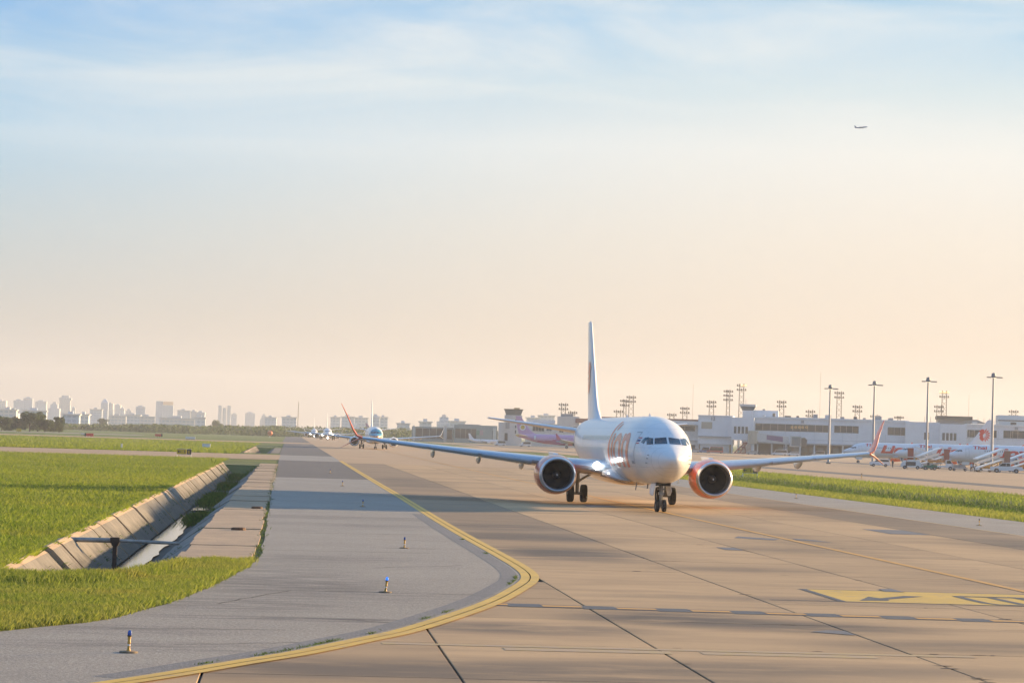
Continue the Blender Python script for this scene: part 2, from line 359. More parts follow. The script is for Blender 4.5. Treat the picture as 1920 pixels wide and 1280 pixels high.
for ci, (a, b) in enumerate(cols):
    for r in range(-2, 40):
        y0 = 41.8 + r * ROW
        if ci >= 6 and y0 + ROW > (70.3, 56.1, 49)[ci - 6]: continue
        brown = (ci == 0 and y0 > 95) or (ci == 5)
        key = (round(b - a, 2), brown)
        if key not in smesh:
            smesh[key] = slab_mesh(b - a - 0.04, ROW - 0.02)
            if brown: smesh[key].materials[0] = M_CONCD
        o = bpy.data.objects.new('slab', smesh[key]); C.objects.link(o); o.parent = tw
        o.location = ((a + b) / 2, y0 + ROW / 2, random.uniform(-0.003, 0.002))

# asphalt shoulders
EDGE = smooth_path([(7.05, 345), (7.05, 218), (7.1, 162), (7.05, 121), (7.1, 100), (7.2, 85), (7.18, 76), (6.85, 71), (6.0, 66), (5.1, 61.5), (4.0, 57), (2.5, 51.6), (1.5, 48.9), (0.3, 45.8), (-0.7, 43.7), (-2.3, 40.3), (-4.5, 36.5), (-8, 31)])
LEFT = smooth_path([(-1.27, 336), (-1.1, 215), (-1.0, 166), (-0.9, 125), (-0.85, 109), (-0.8, 90), (-0.83, 78), (-1.38, 70), (-2.1, 62), (-2.76, 57), (-3.6, 52.5), (-4.7, 50.3), (-5.6, 48.5), (-8, 44.5), (-14, 38)], 4)
random.seed(3)
LEFT = [(x + random.uniform(-0.06, 0.06), y) for x, y in LEFT]
def y_at(path, y):
    for (x0, y0), (x1, y1) in zip(path[:-1], path[1:]):
        if y1 <= y <= y0: return x0 + (x1 - x0) * (y0 - y) / max(1e-6, y0 - y1)
    return path[-1][0]
ys = [336, 300, 260, 215, 190, 160, 126] + list(np.arange(122, 31, -1.5))
sp_ = []
for a, b in zip(ys[:-1], ys[1:]):
    sp_.append(([(y_at(LEFT, a), a, 0.012), (y_at(EDGE, a), a, 0.012), (y_at(EDGE, b), b, 0.012), (y_at(LEFT, b), b, 0.012)], 2 if a > 215 else 0))
tag(sheet('asphalt_shoulder', sp_, [M_ASPH, M_ASPHB, M_ASPHD]), 'grey asphalt shoulder inside the curving yellow edge line', kind='structure')
tag(sheet('soil_edge', [(p, 0) for p in ribbon([p for p in LEFT if 40 < p[1] < 79], -0.05, -0.42, -0.02)], mat('dry_soil', (.17, .115, .06), .95, var=.5, vscale=2, bump=.5)), 'bare brown soil along the asphalt edge', kind='structure')
tag(sheet('asphalt_edge_strip', [(p, 0) for p in ribbon([p for p in EDGE if 40 < p[1] < 128], -0.32, -0.8, 0.016)], M_ASPHB), 'blue grey strip of asphalt beside the yellow edge line', kind='structure')  # separate darker blue grey band laid beside the edge line
tag(sheet('far_shoulder', [(rect(-1.5, 7.0, 405, 760, 0.0), 1), (rect(-2.2, 7.0, 820, 2400, 0.0), 1)], [M_ASPH, M_ASPHD]), 'dark asphalt shoulder beyond the crossing taxiway', kind='structure')
tag(sheet('right_shoulder', [(rect(35.6, 42.6, 60, 1200, 0.0), 0)], M_ASPH), 'light grey asphalt shoulder along the right grass', kind='structure')
tag(sheet('crossing_taxiway', [([(-700, 290, 0.004), (-1.3, 338, 0.004), (-1.3, 405, 0.004), (-700, 340, 0.004)], 0), (rect(-1.3, 7.0, 336, 405, 0.004), 1), ([(-700, 730, 0.004), (7.0, 760, 0.004), (7.0, 820, 0.004), (-700, 800, 0.004)], 0), (rect(35.7, 69, 700, 900, 0.006), 0), ([(-900, 960, 0.008), (-60, 1010, 0.008), (-60, 1075, 0.008), (-900, 1040, 0.008)], 1)], [M_CONCF, M_ASPH]), 'narrow concrete taxiway crossing the left grass field', kind='structure')
tag(sheet('apron', [(rect(69, 700, 60, 1300, 0.0), 0), (rect(81, 87, 60, 1200, 0.004), 1), (rect(139.5, 147, 60, 1200, 0.004), 1)], [M_CONCF, M_ASPHD]), 'broad tan concrete apron before the terminal', kind='structure')

# painted markings
tag(sheet('edge_marking', [(p, 0) for p in ribbon(EDGE, 0.035, -0.22, 0.020) + ribbon(EDGE, 0.31, 0.07, 0.020)], M_YEL), 'double yellow taxiway edge line bending round the corner', kind='structure')
tag(sheet('edge_marking', [(rect(35.35, 35.6, 70, 700, 0.008), 0)], M_YELF), 'faded yellow edge line along the right shoulder', kind='structure')
cl_ = [(rect(21.25, 21.55, 40 + i * 8, 48.01 + i * 8, 0.010), 0) for i in range(130) if not 104 < 40 + i * 8 < 108]
tag(sheet('centre_line_marking', cl_, M_YELC), 'orange yellow centre line under the nose wheel', kind='structure')
hl = []
x = 4.4; i = 0
while x < 24:
    w = 0.95 if i % 2 == 0 else 0.82
    if i % 2 == 0: hl += [(rect(x, x + w, 59.15 - (x - 11) * 0.12, 60.05 - (x - 11) * 0.12, 0.006), 1), (rect(x, x + w, 59.36 - (x - 11) * 0.12, 59.84 - (x - 11) * 0.12, 0.010), 0)]
    else: hl.append((rect(x, x + w, 59.05 - (x - 11) * 0.12, 60.15 - (x - 11) * 0.12, 0.006), 1))
    x += w; i += 1
tag(sheet('holding_line_marking', hl, [M_YELC, M_BLK]), 'dashed yellow and black holding line across the taxiway', kind='structure')
tag(sheet('faded_line_marking', [(rect(1.9, 13.5, 48.25, 48.6, 0.006), 0), (rect(4.2, 7.4, 47.5, 48.1, 0.006), 0), (rect(8.0, 11.4, 47.55, 48.12, 0.006), 0)], M_YELF), 'faint worn yellow stripe across the near slabs', kind='structure')
sg = [(rect(14.62, 24.5, 64.9, 70.0, 0.006), 0), ([(14.42, 64.8, 0.009), (14.62, 64.8, 0.009), (14.62, 70.1, 0.009), (14.42, 70.1, 0.009)], 1), (rect(14.42, 24.5, 69.95, 70.1, 0.0075), 1), (rect(12.6, 24.5, 64.75, 64.9, 0.0075), 1)]
sg += [([(15.1, 65.4, 0.010), (15.75, 67.2, 0.010), (15.95, 66.55, 0.010), (16.05, 66.0, 0.010), (15.9, 65.6, 0.010)], 1), ([(15.9, 66.55, 0.0115), (16.0, 66.1, 0.0115), (17.45, 67.85, 0.0115), (16.9, 67.95, 0.0115)], 1)]
for pth in ([(18.5, 68.2), (18.5, 66.8), (18.55, 65.6), (18.75, 65.1), (19.3, 65.05), (20.0, 65.1)], [(19.4, 68.1), (19.42, 66.9), (19.5, 65.4)], [(20.1, 68.6), (20.2, 67.6), (20.3, 65.3)]):
    sg += [(p, 1) for p in ribbon(pth, -0.13, 0.13, 0.010 + 0.002 * pth[0][0] / 30)]
sg += [(rect(18.4, 20.5, 68.2, 68.5, 0.013), 1)]
tag(sheet('ground_sign_marking', sg, [M_YEL, M_BLK]), 'yellow painted ground sign with black arrow and letter strokes', kind='structure')
pp = [([(19.1, 106.6, 0.007), (20.6, 105.3, 0.007), (21.1, 106.8, 0.007), (19.6, 108.6, 0.007)], 0), ([(21.7, 106.3, 0.007), (22.9, 104.4, 0.007), (22.6, 106.6, 0.007), (21.9, 108, 0.007)], 0), ([(11.4, 54.0, 0.007), (12.25, 53.3, 0.007), (12.26, 54.5, 0.007), (11.9, 54.6, 0.007)], 0), ([(16.8, 69.7, 0.014), (17.35, 69.6, 0.014), (17.35, 71.2, 0.014), (16.9, 70.9, 0.014)], 0), (rect(28.4, 30.4, 117, 123, 0.007), 0), (rect(16.6, 17.3, 94.4, 96.6, 0.007), 0), (rect(18.0, 19.8, 150, 154, 0.007), 0)]
tag(sheet('repair_patches', pp, M_PATCH), 'dark repair patches on the concrete taxiway', kind='structure')

random.seed(17)
ck = []
for (x, y, dx, dy, n) in ((-0.6, 84.5, .7, .1, 8), (1.0, 63.5, .5, -.02, 10), (-3.4, 50.2, .45, .02, 9), (0.2, 99, .8, .2, 8), (-1.5, 58, .2, .6, 9), (3.4, 88.2, .3, .05, 6), (1.2, 54.1, .35, -.06, 7), (2.6, 75, .4, .35, 8), (-0.7, 119, .9, .1, 8), (-2.0, 47, .35, .12, 8)):
    p = [(x, y)]
    for i in range(n): p.append((p[-1][0] + dx * random.uniform(.6, 1.2), p[-1][1] + dy + random.uniform(-.18, .18)))
    ck += [(q, 0) for q in ribbon(p, -.012 - y * .0003, .012 + y * .0003, 0.0145)]
for yb in (215,): ck.append((rect(-0.85, 6.8, yb - .06, yb + .06, 0.0146), 0))
tag(sheet('shoulder_cracks', ck, M_JOINT), 'thin dark cracks wandering over the grey shoulder', kind='structure')
sl = []
for i in range(60):
    yj = 41.8 + 7.1 * random.choice((0, 1, 1, 1, 2, 3, 4, 5, 6, 8)); xj = random.uniform(3, 30)
    if random.random() < .45: xj = random.choice((7.25, 12.3, 17.35)); yj = random.uniform(41, 100)
    if xj < 7.3 and yj > 49: continue
    w, h = random.uniform(.08, .3), random.uniform(.03, .12); sl.append(([(xj + w * math.cos(a) * random.uniform(.5, 1), yj + h * math.sin(a) * random.uniform(.6, 1.2), 0.0052) for a in (k * math.pi / 4 for k in range(8))], 0))
tag(sheet('joint_spalls', sl, M_JOINT), 'chipped dark spalls along the slab joints', kind='structure')

# ================================================================== DRAINAGE CHANNEL
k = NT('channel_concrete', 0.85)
c = k.mix(k.noise(0.5, 6, 0.65), (0.23, 0.208, 0.165), (0.155, 0.143, 0.115))  # the bank's shade is put into this darker, greyer base
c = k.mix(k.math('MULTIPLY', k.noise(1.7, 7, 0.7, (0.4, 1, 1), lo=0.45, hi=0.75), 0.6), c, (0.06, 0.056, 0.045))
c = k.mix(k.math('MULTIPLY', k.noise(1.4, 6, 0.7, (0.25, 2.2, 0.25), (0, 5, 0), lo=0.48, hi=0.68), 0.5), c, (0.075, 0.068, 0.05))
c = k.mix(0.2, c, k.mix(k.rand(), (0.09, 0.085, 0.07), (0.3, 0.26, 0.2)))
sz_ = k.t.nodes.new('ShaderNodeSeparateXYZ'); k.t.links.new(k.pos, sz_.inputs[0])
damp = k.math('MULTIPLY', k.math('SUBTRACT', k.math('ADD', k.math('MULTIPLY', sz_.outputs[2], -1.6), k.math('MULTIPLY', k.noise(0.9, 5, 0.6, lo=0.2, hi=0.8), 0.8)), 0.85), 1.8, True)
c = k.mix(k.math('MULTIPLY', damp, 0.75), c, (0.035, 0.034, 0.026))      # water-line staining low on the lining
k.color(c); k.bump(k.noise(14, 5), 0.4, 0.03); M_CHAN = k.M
k = NT('apron_slab_concrete', 0.85)
c = k.mix(k.noise(0.6, 6, 0.65), (0.46, 0.33, 0.2), (0.35, 0.26, 0.17))
c = k.mix(k.math('MULTIPLY', k.noise(1.2, 7, 0.7, (0.5, 1, 1), lo=0.5, hi=0.75), 0.5), c, (0.16, 0.14, 0.105))
c = k.mix(0.25, c, k.mix(k.rand(), (0.15, 0.12, 0.085), (0.44, 0.32, 0.2)))
k.color(c); k.bump(k.noise(14, 5), 0.4, 0.03); M_APR = k.M
M_BANK = mat('bank_concrete', (0.27, 0.255, 0.215), .85, var=.45, vscale=1.1, bump=.4, bscale=9)
M_MUD = mat('channel_mud', (0.06, 0.057, 0.045), 0.8, var=0.5, vscale=1.2, bump=0.4, bscale=4)
M_WATER = mat('ditch_water', (0.03, 0.032, 0.028), 0.06, spec=0.8)
def channel(y0, y1, bed, label):
    ch = sheet('drainage_channel', [(rect(-6.3, -4.75, y0, y1, -1.28), 0), ([(-7.45, y0, -0.05), (-3.1, y0, -0.05), (-4.75, y0, -1.28), (-6.3, y0, -1.28)], 1), ([(-7.45, y1, -0.05), (-3.1, y1, -0.05), (-4.75, y1 - 3, -1.28), (-6.3, y1 - 3, -1.28)], 1)] +
               [([(-7.5, y0, -0.2), (-7.5, y1, -0.2), (-6.25, y1, -1.38), (-6.25, y0, -1.38)], 0), ([(-3.05, y0, -0.2), (-3.05, y1, -0.2), (-4.8, y1, -1.38), (-4.8, y0, -1.38)], 0)], [M_MUD, M_GRASS])
    tag(ch, label, kind='structure')
    y = y0 - 2
    while y < y1 - 1:
        L = random.uniform(3.0, 5.2); t = random.uniform(-0.045, 0.045) * (2.2 if y < 84 else 1); g = random.uniform(0.015, 0.06)
        # left lining panel with a rolled lip
        b = MB(); pr = [(-7.78, -0.01), (-7.70, 0.10), (-7.5, 0.14), (-7.30, 0.03), (-6.15, -1.16), (-6.24, -1.26), (-7.46, -0.08)]
        b.rings([[(px_ + t, yy, pz + t * 0.6) for px_, pz in pr] for yy in (y + g, y + L - g)], mf=lambda i, j: 1 if j < 3 else 0)
        b.build('lining_panel', [M_CHAN, M_APR], ch, True, 30)  # shaded slope grey, sunlit lip tan: the light is painted into both colours
        y += L
    y = y0
    while y < y1 - 1:
        L = random.uniform(2.2, 3.8); t = random.uniform(-0.04, 0.04); t2 = random.uniform(-0.05, 0.05)
        b = MB()
        rs = []
        for yy, tt in ((y + 0.04, t), (y + L - 0.04, t2)):
            rs.append([(-3.15, yy, -0.02 + tt * 0.3), (-3.95 + tt * 0.4, yy, -0.55 + tt), (-4.85, yy, -1.2 + tt * 0.5), (-4.9, yy, -1.34), (-3.95, yy, -0.72), (-3.15, yy, -0.22)])
        b.rings(rs); b.build('bank_panel', M_BANK, ch)
        y += L
    return ch
random.seed(11)
channel(65.5, 286, 0, 'concrete lined drainage ditch beside the grey shoulder')
channel(428, 565, 0, 'farther stretch of concrete drainage ditch past the crossing taxiway')
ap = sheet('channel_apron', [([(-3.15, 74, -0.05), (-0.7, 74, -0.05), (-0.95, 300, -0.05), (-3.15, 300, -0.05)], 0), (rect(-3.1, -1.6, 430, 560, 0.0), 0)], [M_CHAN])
tag(ap, 'row of tan concrete slabs between ditch and shoulder', kind='structure')
y = 76.5
while y < 296:
    L = random.uniform(4.6, 5.4); b = MB(); xl = -3.22 + random.uniform(-0.12, 0.12); xr = -0.95 + random.uniform(-0.1, 0.05) - (y - 76) * 0.001
    z = random.uniform(0.0, 0.05)
    b.box(xl, xr, y + 0.012, y + L - 0.012, -0.08, z); b.build('slab', M_APR, ap); y += L
for (x, y) in ((-1.88, 100.3), (-1.5, 128)):
    b = MB(); b.lathe((x, y, 0.05), 'z', [(-0.06, 0.3), (0.05, 0.28), (0.07, 0.22), (0.07, 0.001)], 14)
    o = b.build('drain_cover', mat('rusty_iron', (0.16, 0.075, 0.03), 0.8, var=0.6, vscale=6), ap)
    
# water lying on the bed
random.seed(5)
wp = []
yy = 84.0
pts_l, pts_r = [], []
while yy <= 152:
    pts_l.append((-6.12 + random.uniform(-0.03, 0.06), yy)); pts_r.append((-5.25 + random.uniform(-0.09, 0.09) + 0.0025 * (yy - 84), yy)); yy += 2.2
for i in range(len(pts_l) - 1):
    wp.append(([(*pts_l[i], -1.2), (*pts_r[i], -1.2), (*pts_r[i + 1], -1.2), (*pts_l[i + 1], -1.2)], 0))
for a in (160, 172, 196, 224, 470, 500):
    wp.append(([(-6.0, a, -1.2), (-5.1, a + 0.5, -1.2), (-5.0, a + 7, -1.2), (-5.9, a + 8, -1.2)], 0))
tag(sheet('water', wp, M_WATER), 'shallow still water lying in the ditch bed', kind='structure')

# pipe across the ditch
pr = empty('water_pipe', (-5.87, 88, 0)); tag(pr, 'grey metal pipe on a post crossing the drainage ditch', 'pipe')
M_PIPE = mat('galvanised_pipe', (0.40, 0.385, 0.35), 0.55, 0.3, var=0.5, vscale=3)
M_RUST = mat('dark_rust', (0.07, 0.045, 0.032), 0.8, var=0.5, vscale=8)
MB().cyl((-1.95, 0, 0.02), (-0.12, 0, 0.03), 0.085, n=14).cyl((-1.99, 0, 0.02), (-1.9, 0, 0.02), 0.11, n=14).build('pipe_length', M_PIPE, pr, True)
MB().cyl((0.12, 0, 0.03), (2.2, 0.15, -0.02), 0.06, n=14).build('pipe_length', M_PIPE, pr, True)
MB().box(-0.13, 0.13, -0.12, 0.12, -0.1, 0.14).box(-0.16, -0.11, -0.14, 0.14, -0.06, 0.13).box(0.11, 0.16, -0.14, 0.14, -0.06, 0.13).box(-0.1, 0.1, -0.15, -0.12, 0.0, 0.1).build('coupling_box', M_RUST, pr)
MB().box(-0.075, 0.075, -0.06, 0.06, -1.3, -0.1).box(-0.11, 0.11, -0.09, 0.09, -0.16, -0.1).build('post', M_RUST, pr)

# ================================================================== GRASS (uncountable)
def blades(name, n, sampler, h, w, material, label, lean=0.35, seed=1):
    g = np.random.default_rng(seed); x, y, z = sampler(n, g); n = len(x)
    ang = g.uniform(0, math.pi, n); hh = h * g.uniform(0.45, 1.25, n) ; ww = w * g.uniform(0.6, 1.4, n)
    lx, ly = g.normal(0, lean, n) * hh, g.normal(0, lean, n) * hh
    dx, dy = np.cos(ang) * ww / 2, np.sin(ang) * ww / 2
    v = np.empty((n, 4, 3), np.float32)
    v[:, 0] = np.stack([x - dx, y - dy, z], 1); v[:, 1] = np.stack([x + dx, y + dy, z], 1)
    v[:, 2] = np.stack([x + lx * .4 + dx * .7, y + ly * .4 + dy * .7, z + hh * .6], 1); v[:, 3] = np.stack([x + lx, y + ly, z + hh], 1)
    me = bpy.data.meshes.new(name); me.vertices.add(n * 4); me.vertices.foreach_set('co', v.ravel())
    idx = np.arange(n)[:, None] * 4 + np.array([[0, 1, 2, 0, 2, 3]]); idx = idx.ravel().astype(np.int32)
    me.loops.add(n * 6); me.loops.foreach_set('vertex_index', idx)
    me.polygons.add(n * 2); me.polygons.foreach_set('loop_start', np.arange(n * 2, dtype=np.int32) * 3)
    me.update(calc_edges=True); me.materials.append(material)
    o = bpy.data.objects.new(name, me); C.objects.link(o); return tag(o, label, 'grass', kind='stuff')
LY = np.array([p[1] for p in LEFT][::-1]); LX = np.array([p[0] for p in LEFT][::-1])
def clump(g, n, scale):   # clumpy acceptance
    return g.uniform(0, 1, n)
def s_verge(n, g):
    y = g.uniform(40, 77.5, n); x = g.uniform(-9.5, -0.8, n); e = np.interp(y, LY, LX)
    kx = np.full(n, -9.2)
    fr = np.interp(x, [-9.5, -7.6, -4.4, -3.3, -2.9, -0.8], [66, 65.2, 66.4, 73.5, 76.3, 77.4]) + 0.5 * np.sin(x * 5.1)
    ok = (x < e + 0.02 + 0.07 * np.sin(y * 2.3) * np.sin(y * 0.9 + 1) + g.normal(0, 0.07, n)) & ((y < fr) | (x < -7.75)) & (x > kx - 0.4)
    d = e - x; ok &= g.uniform(0, 1, n) < np.clip(0.25 + d * 1.2, 0, 1)
    x, y = x[ok], y[ok]; return x, y, np.full(len(x), -0.03)
blades('verge_grass', 420000, s_verge, 0.18, 0.0068, M_BLADEV, 'yellowish tufted grass verge in front of the ditch end', 0.35, 2)
def s_front(n, g):
    x = g.uniform(-8.6, -2.9, n); y = np.interp(x, [-9, -7.6, -4.4, -3.3, -2.9], [65, 65.0, 65.6, 71.5, 74]) - np.abs(g.normal(0, 1.3, n)) + 0.4 * np.sin(x * 2.3); return x, y, np.full(n, -0.05)
blades('ditch_end_grass', 30000, s_front, 0.32, 0.010, M_BLADEV, 'taller green grass over the near end of the ditch', 0.25, 3)
def s_field(n, g):
    y = 66 + 270 * g.uniform(0, 1, n) ** 1.7; x = -7.75 - g.uniform(0, 1, n) * (8 + (y - 40) * 0.16)
    return x, y, np.full(n, -0.03)
blades('field_grass', 260000, s_field, 0.24, 0.022, M_BLADE, 'green grass field left of the drainage ditch', 0.4, 4)
def s_far(n, g):
    y = 405 + 330 * g.uniform(0, 1, n) ** 1.5; x = -8 - g.uniform(0, 1, n) * (y * 0.14); return x, y, np.full(n, -0.03)
blades('far_field_grass', 40000, s_far, 0.35, 0.12, M_BLADE, 'far grass field beyond the crossing taxiway', 0.4, 5)
def s_right(x0, x1):
    def f(n, g):
        y = 110 + 350 * g.uniform(0, 1, n) ** 1.4; x = g.uniform(x0, x1, n) + g.normal(0, .5, n) * (x0 > 43); x = np.clip(x, 42.65 + g.normal(0, .08, n), 68.8)
        return x, y, np.interp(x, [42.6, 50, 55, 60, 69], [-0.03, -0.25, -0.9, -0.15, -0.03])
    return f
blades('island_grass', 60000, s_right(42.7, 50), 0.22, 0.03, M_BLADEV, 'yellow green grass strip beside the right shoulder', 0.4, 6)
blades('island_grass', 40000, s_right(50, 58), 0.40, 0.05, M_WEED, 'darker long grass in the dip of the right island', 0.4, 61)
blades('island_grass', 40000, s_right(58, 68.8), 0.28, 0.05, M_BLADE, 'green grass strip between the dip and the apron', 0.4, 62)
def s_lip(n, g):
    y = 66 + 215 * g.uniform(0, 1, n) ** 1.5; x = -7.58 - np.abs(g.normal(0, 0.2, n)) + 0.12 * np.sin(y * 1.7) * np.sin(y * .53 + 2); return x, y, np.full(n, -0.03)
blades('lip_grass', 16000, s_lip, 0.24, 0.025, M_BLADE, 'ragged grass hanging over the left ditch lip', 0.6, 7)
def s_edge(n, g):
    y = 44 + 250 * g.uniform(0, 1, n) ** 1.6; e = np.interp(y, LY, LX); a = 0.5 + 0.5 * np.sin(y * 0.9) * np.sin(y * 0.37 + 1)
    ok = (g.uniform(0, 1, n) < a) & (y > 76); x = e + g.normal(-0.08, 0.09, n); return x[ok], y[ok], np.full(ok.sum(), 0.0)
blades('crack_grass', 2200, s_edge, 0.10, 0.025, M_WEED, 'weeds growing along the crack beside the shoulder', 0.7, 8)
EY = np.array([p[1] for p in EDGE][::-1]); EX = np.array([p[0] for p in EDGE][::-1])
def s_curve(n, g):
    cs = np.array([45.2, 46.0, 47.2, 47.9, 48.4, 43.3, 50.6, 55.0, 57.2, 68.6, 70.0, 71.4, 72.2, 86, 97]); y = cs[g.integers(0, len(cs), n)] + g.normal(0, 0.25, n)
    x = np.interp(y, EY, EX) - 0.12 + g.normal(0, 0.03, n) - 0.25; return x, y, np.full(n, 0.012)
blades('curve_weeds', 800, s_curve, 0.05, 0.012, M_WEED, 'small weeds in the joint along the curved yellow line', 0.8, 9)
def s_weed(n, g):
    cs = np.array([(-5.0, 143, 0.30, 5), (-5.3, 179, 0.36, 8), (-5.3, 190, 0.3, 6), (-5.4, 226, 0.4, 10), (-5.6, 268, 0.8, 12)])
    k = g.integers(0, len(cs), n); x = cs[k, 0] + g.normal(0, 1, n) * cs[k, 2]; y = cs[k, 1] + g.normal(0, 1, n) * cs[k, 3] * 0.6
    z = np.where(x > -4.75, -1.28 + (x + 4.75) * 0.75, np.where(x < -6.3, -1.28 - (x + 6.3) * 1.07, -1.28)); return x, y, z
blades('ditch_weeds', 9000, s_weed, 0.42, 0.04, M_WEED, 'dark green weed clumps growing on the ditch bed', 0.35, 10)
def s_tuft(n, g):
    cs = [(-6.9 + 0.5 * g.uniform(), 76 + i * 4.1 + g.uniform(-.3, .3)) for i in range(26)] + [(-6.5, 92), (-6.4, 96), (-6.8, 104), (-4.1, 97), (-4.3, 93), (-3.7, 110)]
    cs = np.array(cs); k = g.integers(0, len(cs), n); x = cs[k, 0] + g.normal(0, 0.13, n); y = cs[k, 1] + g.normal(0, 0.12, n)
    z = np.where(x < -5.5, -0.0 - (x + 7.4) * 1.0, -0.05 + (x + 3.1) * 0.7) + 0.02; return x, y, z
blades('lining_weeds', 1500, s_tuft, 0.12, 0.018, M_WEED, 'little weeds sprouting from the lining joints', 0.7, 12)

# ================================================================== AIRLINERS
M_WHITE = mat('white_aircraft_paint', (0.75, 0.75, 0.745), 0.38, coat=0.32, var=0.07, vscale=0.7)
k = NT('white_skin_paint', .38); k.b.inputs['Coat Weight'].default_value = .32; k.b.inputs['Coat Roughness'].default_value = .06
t_ = k.t.nodes.new('ShaderNodeTexCoord'); sp3 = k.t.nodes.new('ShaderNodeSeparateXYZ'); k.t.links.new(t_.outputs['Object'], sp3.inputs[0]); k.pos = t_.outputs['Object']
def seam(v, off, per, w): return k.math('LESS_THAN', k.math('ABSOLUTE', k.math('SUBTRACT', k.math('FRACT', k.math('DIVIDE', k.math('ADD', v, off), per)), .5)), w / per)
ln = k.math('MAXIMUM', seam(sp3.outputs[1], 0.05, 2.6, .02), k.math('MAXIMUM', seam(sp3.outputs[2], 0.2, 1.1, .009), k.math('MULTIPLY', seam(sp3.outputs[1], 0.0, 1.3, .012), k.math('LESS_THAN', sp3.outputs[1], 2.2))))
c = k.mix(k.math('MULTIPLY', k.noise(.8, 5, .6), .08), (.77, .765, .745), (.60, .575, .54))
c = k.mix(k.math('MULTIPLY', k.noise(1.6, 6, .7, (1, .15, .8), lo=.5, hi=.75), .16), c, (.42, .38, .33))
k.color(k.mix(k.math('MULTIPLY', ln, .4), c, (.28, .28, .28))); M_SKIN = k.M
M_REDP = mat('red_orange_livery_paint', (0.78, 0.17, 0.07), 0.4, coat=0.3)
M_REDL = mat('red_livery_paint', (0.66, 0.05, 0.025), 0.4, coat=0.3)
M_NACW = mat('nacelle_paint', (0.74, 0.11, 0.04), 0.3, coat=0.7)
M_NACG = mat('nacelle_grey_paint', (0.55, 0.55, 0.56), 0.35, coat=0.4)
M_LIP = mat('polished_inlet_lip', (0.62, 0.63, 0.65), 0.34, 0.85)
M_DUCT = mat('inlet_duct', (0.12, 0.13, 0.15), 0.5, 0.2)
M_FAN = mat('fan_titanium', (0.03, 0.034, 0.042), 0.5, 0.5)
M_FAND = mat('fan_backing', (0.01, 0.01, 0.012), 0.7)
M_SPIN = mat('spinner_paint', (0.06, 0.06, 0.065), 0.35)
M_TYRE = mat('tyre_rubber', (0.018, 0.018, 0.02), 0.75)
M_HUB = mat('wheel_hub', (0.35, 0.35, 0.36), 0.4, 0.6)
M_STRUT = mat('gear_strut', (0.42, 0.42, 0.40), 0.4, 0.4, var=0.4, vscale=6)
M_STRUTD = mat('gear_bay_dark', (0.03, 0.03, 0.03), 0.7)
M_GLASS = mat('cockpit_glass', (0.012, 0.02, 0.025), 0.05, coat=1.0)
M_WING = mat('wing_grey_paint', (0.40, 0.48, 0.56), 0.3, coat=0.8)
M_SEAM = mat('panel_seam', (0.22, 0.22, 0.22), 0.6)
M_LAMP = mat('landing_lamp', (1, 1, 1), 0.3, emit=(1.0, 0.97, 0.9), estr=8)
M_FAIR = mat('belly_fairing_paint', (0.62, 0.62, 0.62), 0.22, coat=1.0)
M_BLUEF = mat('flag_blue', (0.03, 0.05, 0.20), 0.4)
M_REDF = mat('flag_red', (0.50, 0.04, 0.05), 0.4)

PROF = [ # y, top, bottom, half width, height of max width
 (0, 3.00, 3.00, 0.0, 3.00), (0.1, 3.22, 2.76, 0.26, 3.00), (0.35, 3.41, 2.52, 0.52, 3.01), (0.8, 3.61, 2.25, 0.82, 3.03), (1.3, 3.78, 2.04, 1.06, 3.07), (1.7, 3.90, 1.92, 1.21, 3.10),
 (2.0, 4.07, 1.85, 1.31, 3.13), (2.4, 4.36, 1.77, 1.42, 3.17), (2.9, 4.68, 1.70, 1.53, 3.22), (3.6, 5.00, 1.62, 1.65, 3.28), (4.5, 5.25, 1.56, 1.76, 3.35), (5.5, 5.40, 1.52, 1.83, 3.41), (7, 5.48, 1.50, 1.87, 3.47), (8.5, 5.50, 1.49, 1.88, 3.49),
 (12, 5.50, 1.49, 1.88, 3.5), (20, 5.50, 1.49, 1.88, 3.5), (27, 5.50, 1.52, 1.88, 3.5), (30, 5.50, 1.70, 1.87, 3.55), (33, 5.50, 2.15, 1.78, 3.75), (36, 5.46, 2.85, 1.50, 4.1), (38.5, 5.36, 3.50, 1.08, 4.4), (40.5, 5.2, 4.1, 0.62, 4.62), (41.6, 5.0, 4.5, 0.3, 4.75), (41.9, 4.86, 4.66, 0.12, 4.76)]
_pt = [math.sqrt(p[0]) for p in PROF]
def prof(y):
    t = math.sqrt(max(0, min(41.9, y))); i = 0
    while i < len(PROF) - 2 and _pt[i + 1] < t: i += 1
    t0, t1 = _pt[i], _pt[i + 1]; u = (t - t0) / (t1 - t0); r = []
    for k in range(1, 5):
        a, b = PROF[i][k], PROF[i + 1][k]
        ma = (PROF[i + 1][k] - PROF[i - 1][k]) / (_pt[i + 1] - _pt[i - 1]) if i > 0 else (b - a) / (t1 - t0)
        mb = (PROF[i + 2][k] - PROF[i][k]) / (_pt[i + 2] - _pt[i]) if i + 2 < len(PROF) else (b - a) / (t1 - t0)
        h = t1 - t0; r.append((2 * u ** 3 - 3 * u * u + 1) * a + (u ** 3 - 2 * u * u + u) * h * ma + (-2 * u ** 3 + 3 * u * u) * b + (u ** 3 - u * u) * h * mb)
    return r
def skin(y, th, off=0.0):
    """point on the hull: th from the crown, positive to +x"""
    t, b, w, zc = prof(y); s, c = math.sin(th), math.cos(th)
    return ((w + off) * s, y, zc + ((t - zc if c > 0 else zc - b) + off) * c)
def side_x(y, z, off=0.0):
    t, b, w, zc = prof(y); h = (t - zc if z > zc else zc - b); k = max(0.0, 1 - ((z - zc) / h) ** 2); return (w * math.sqrt(k)) + off
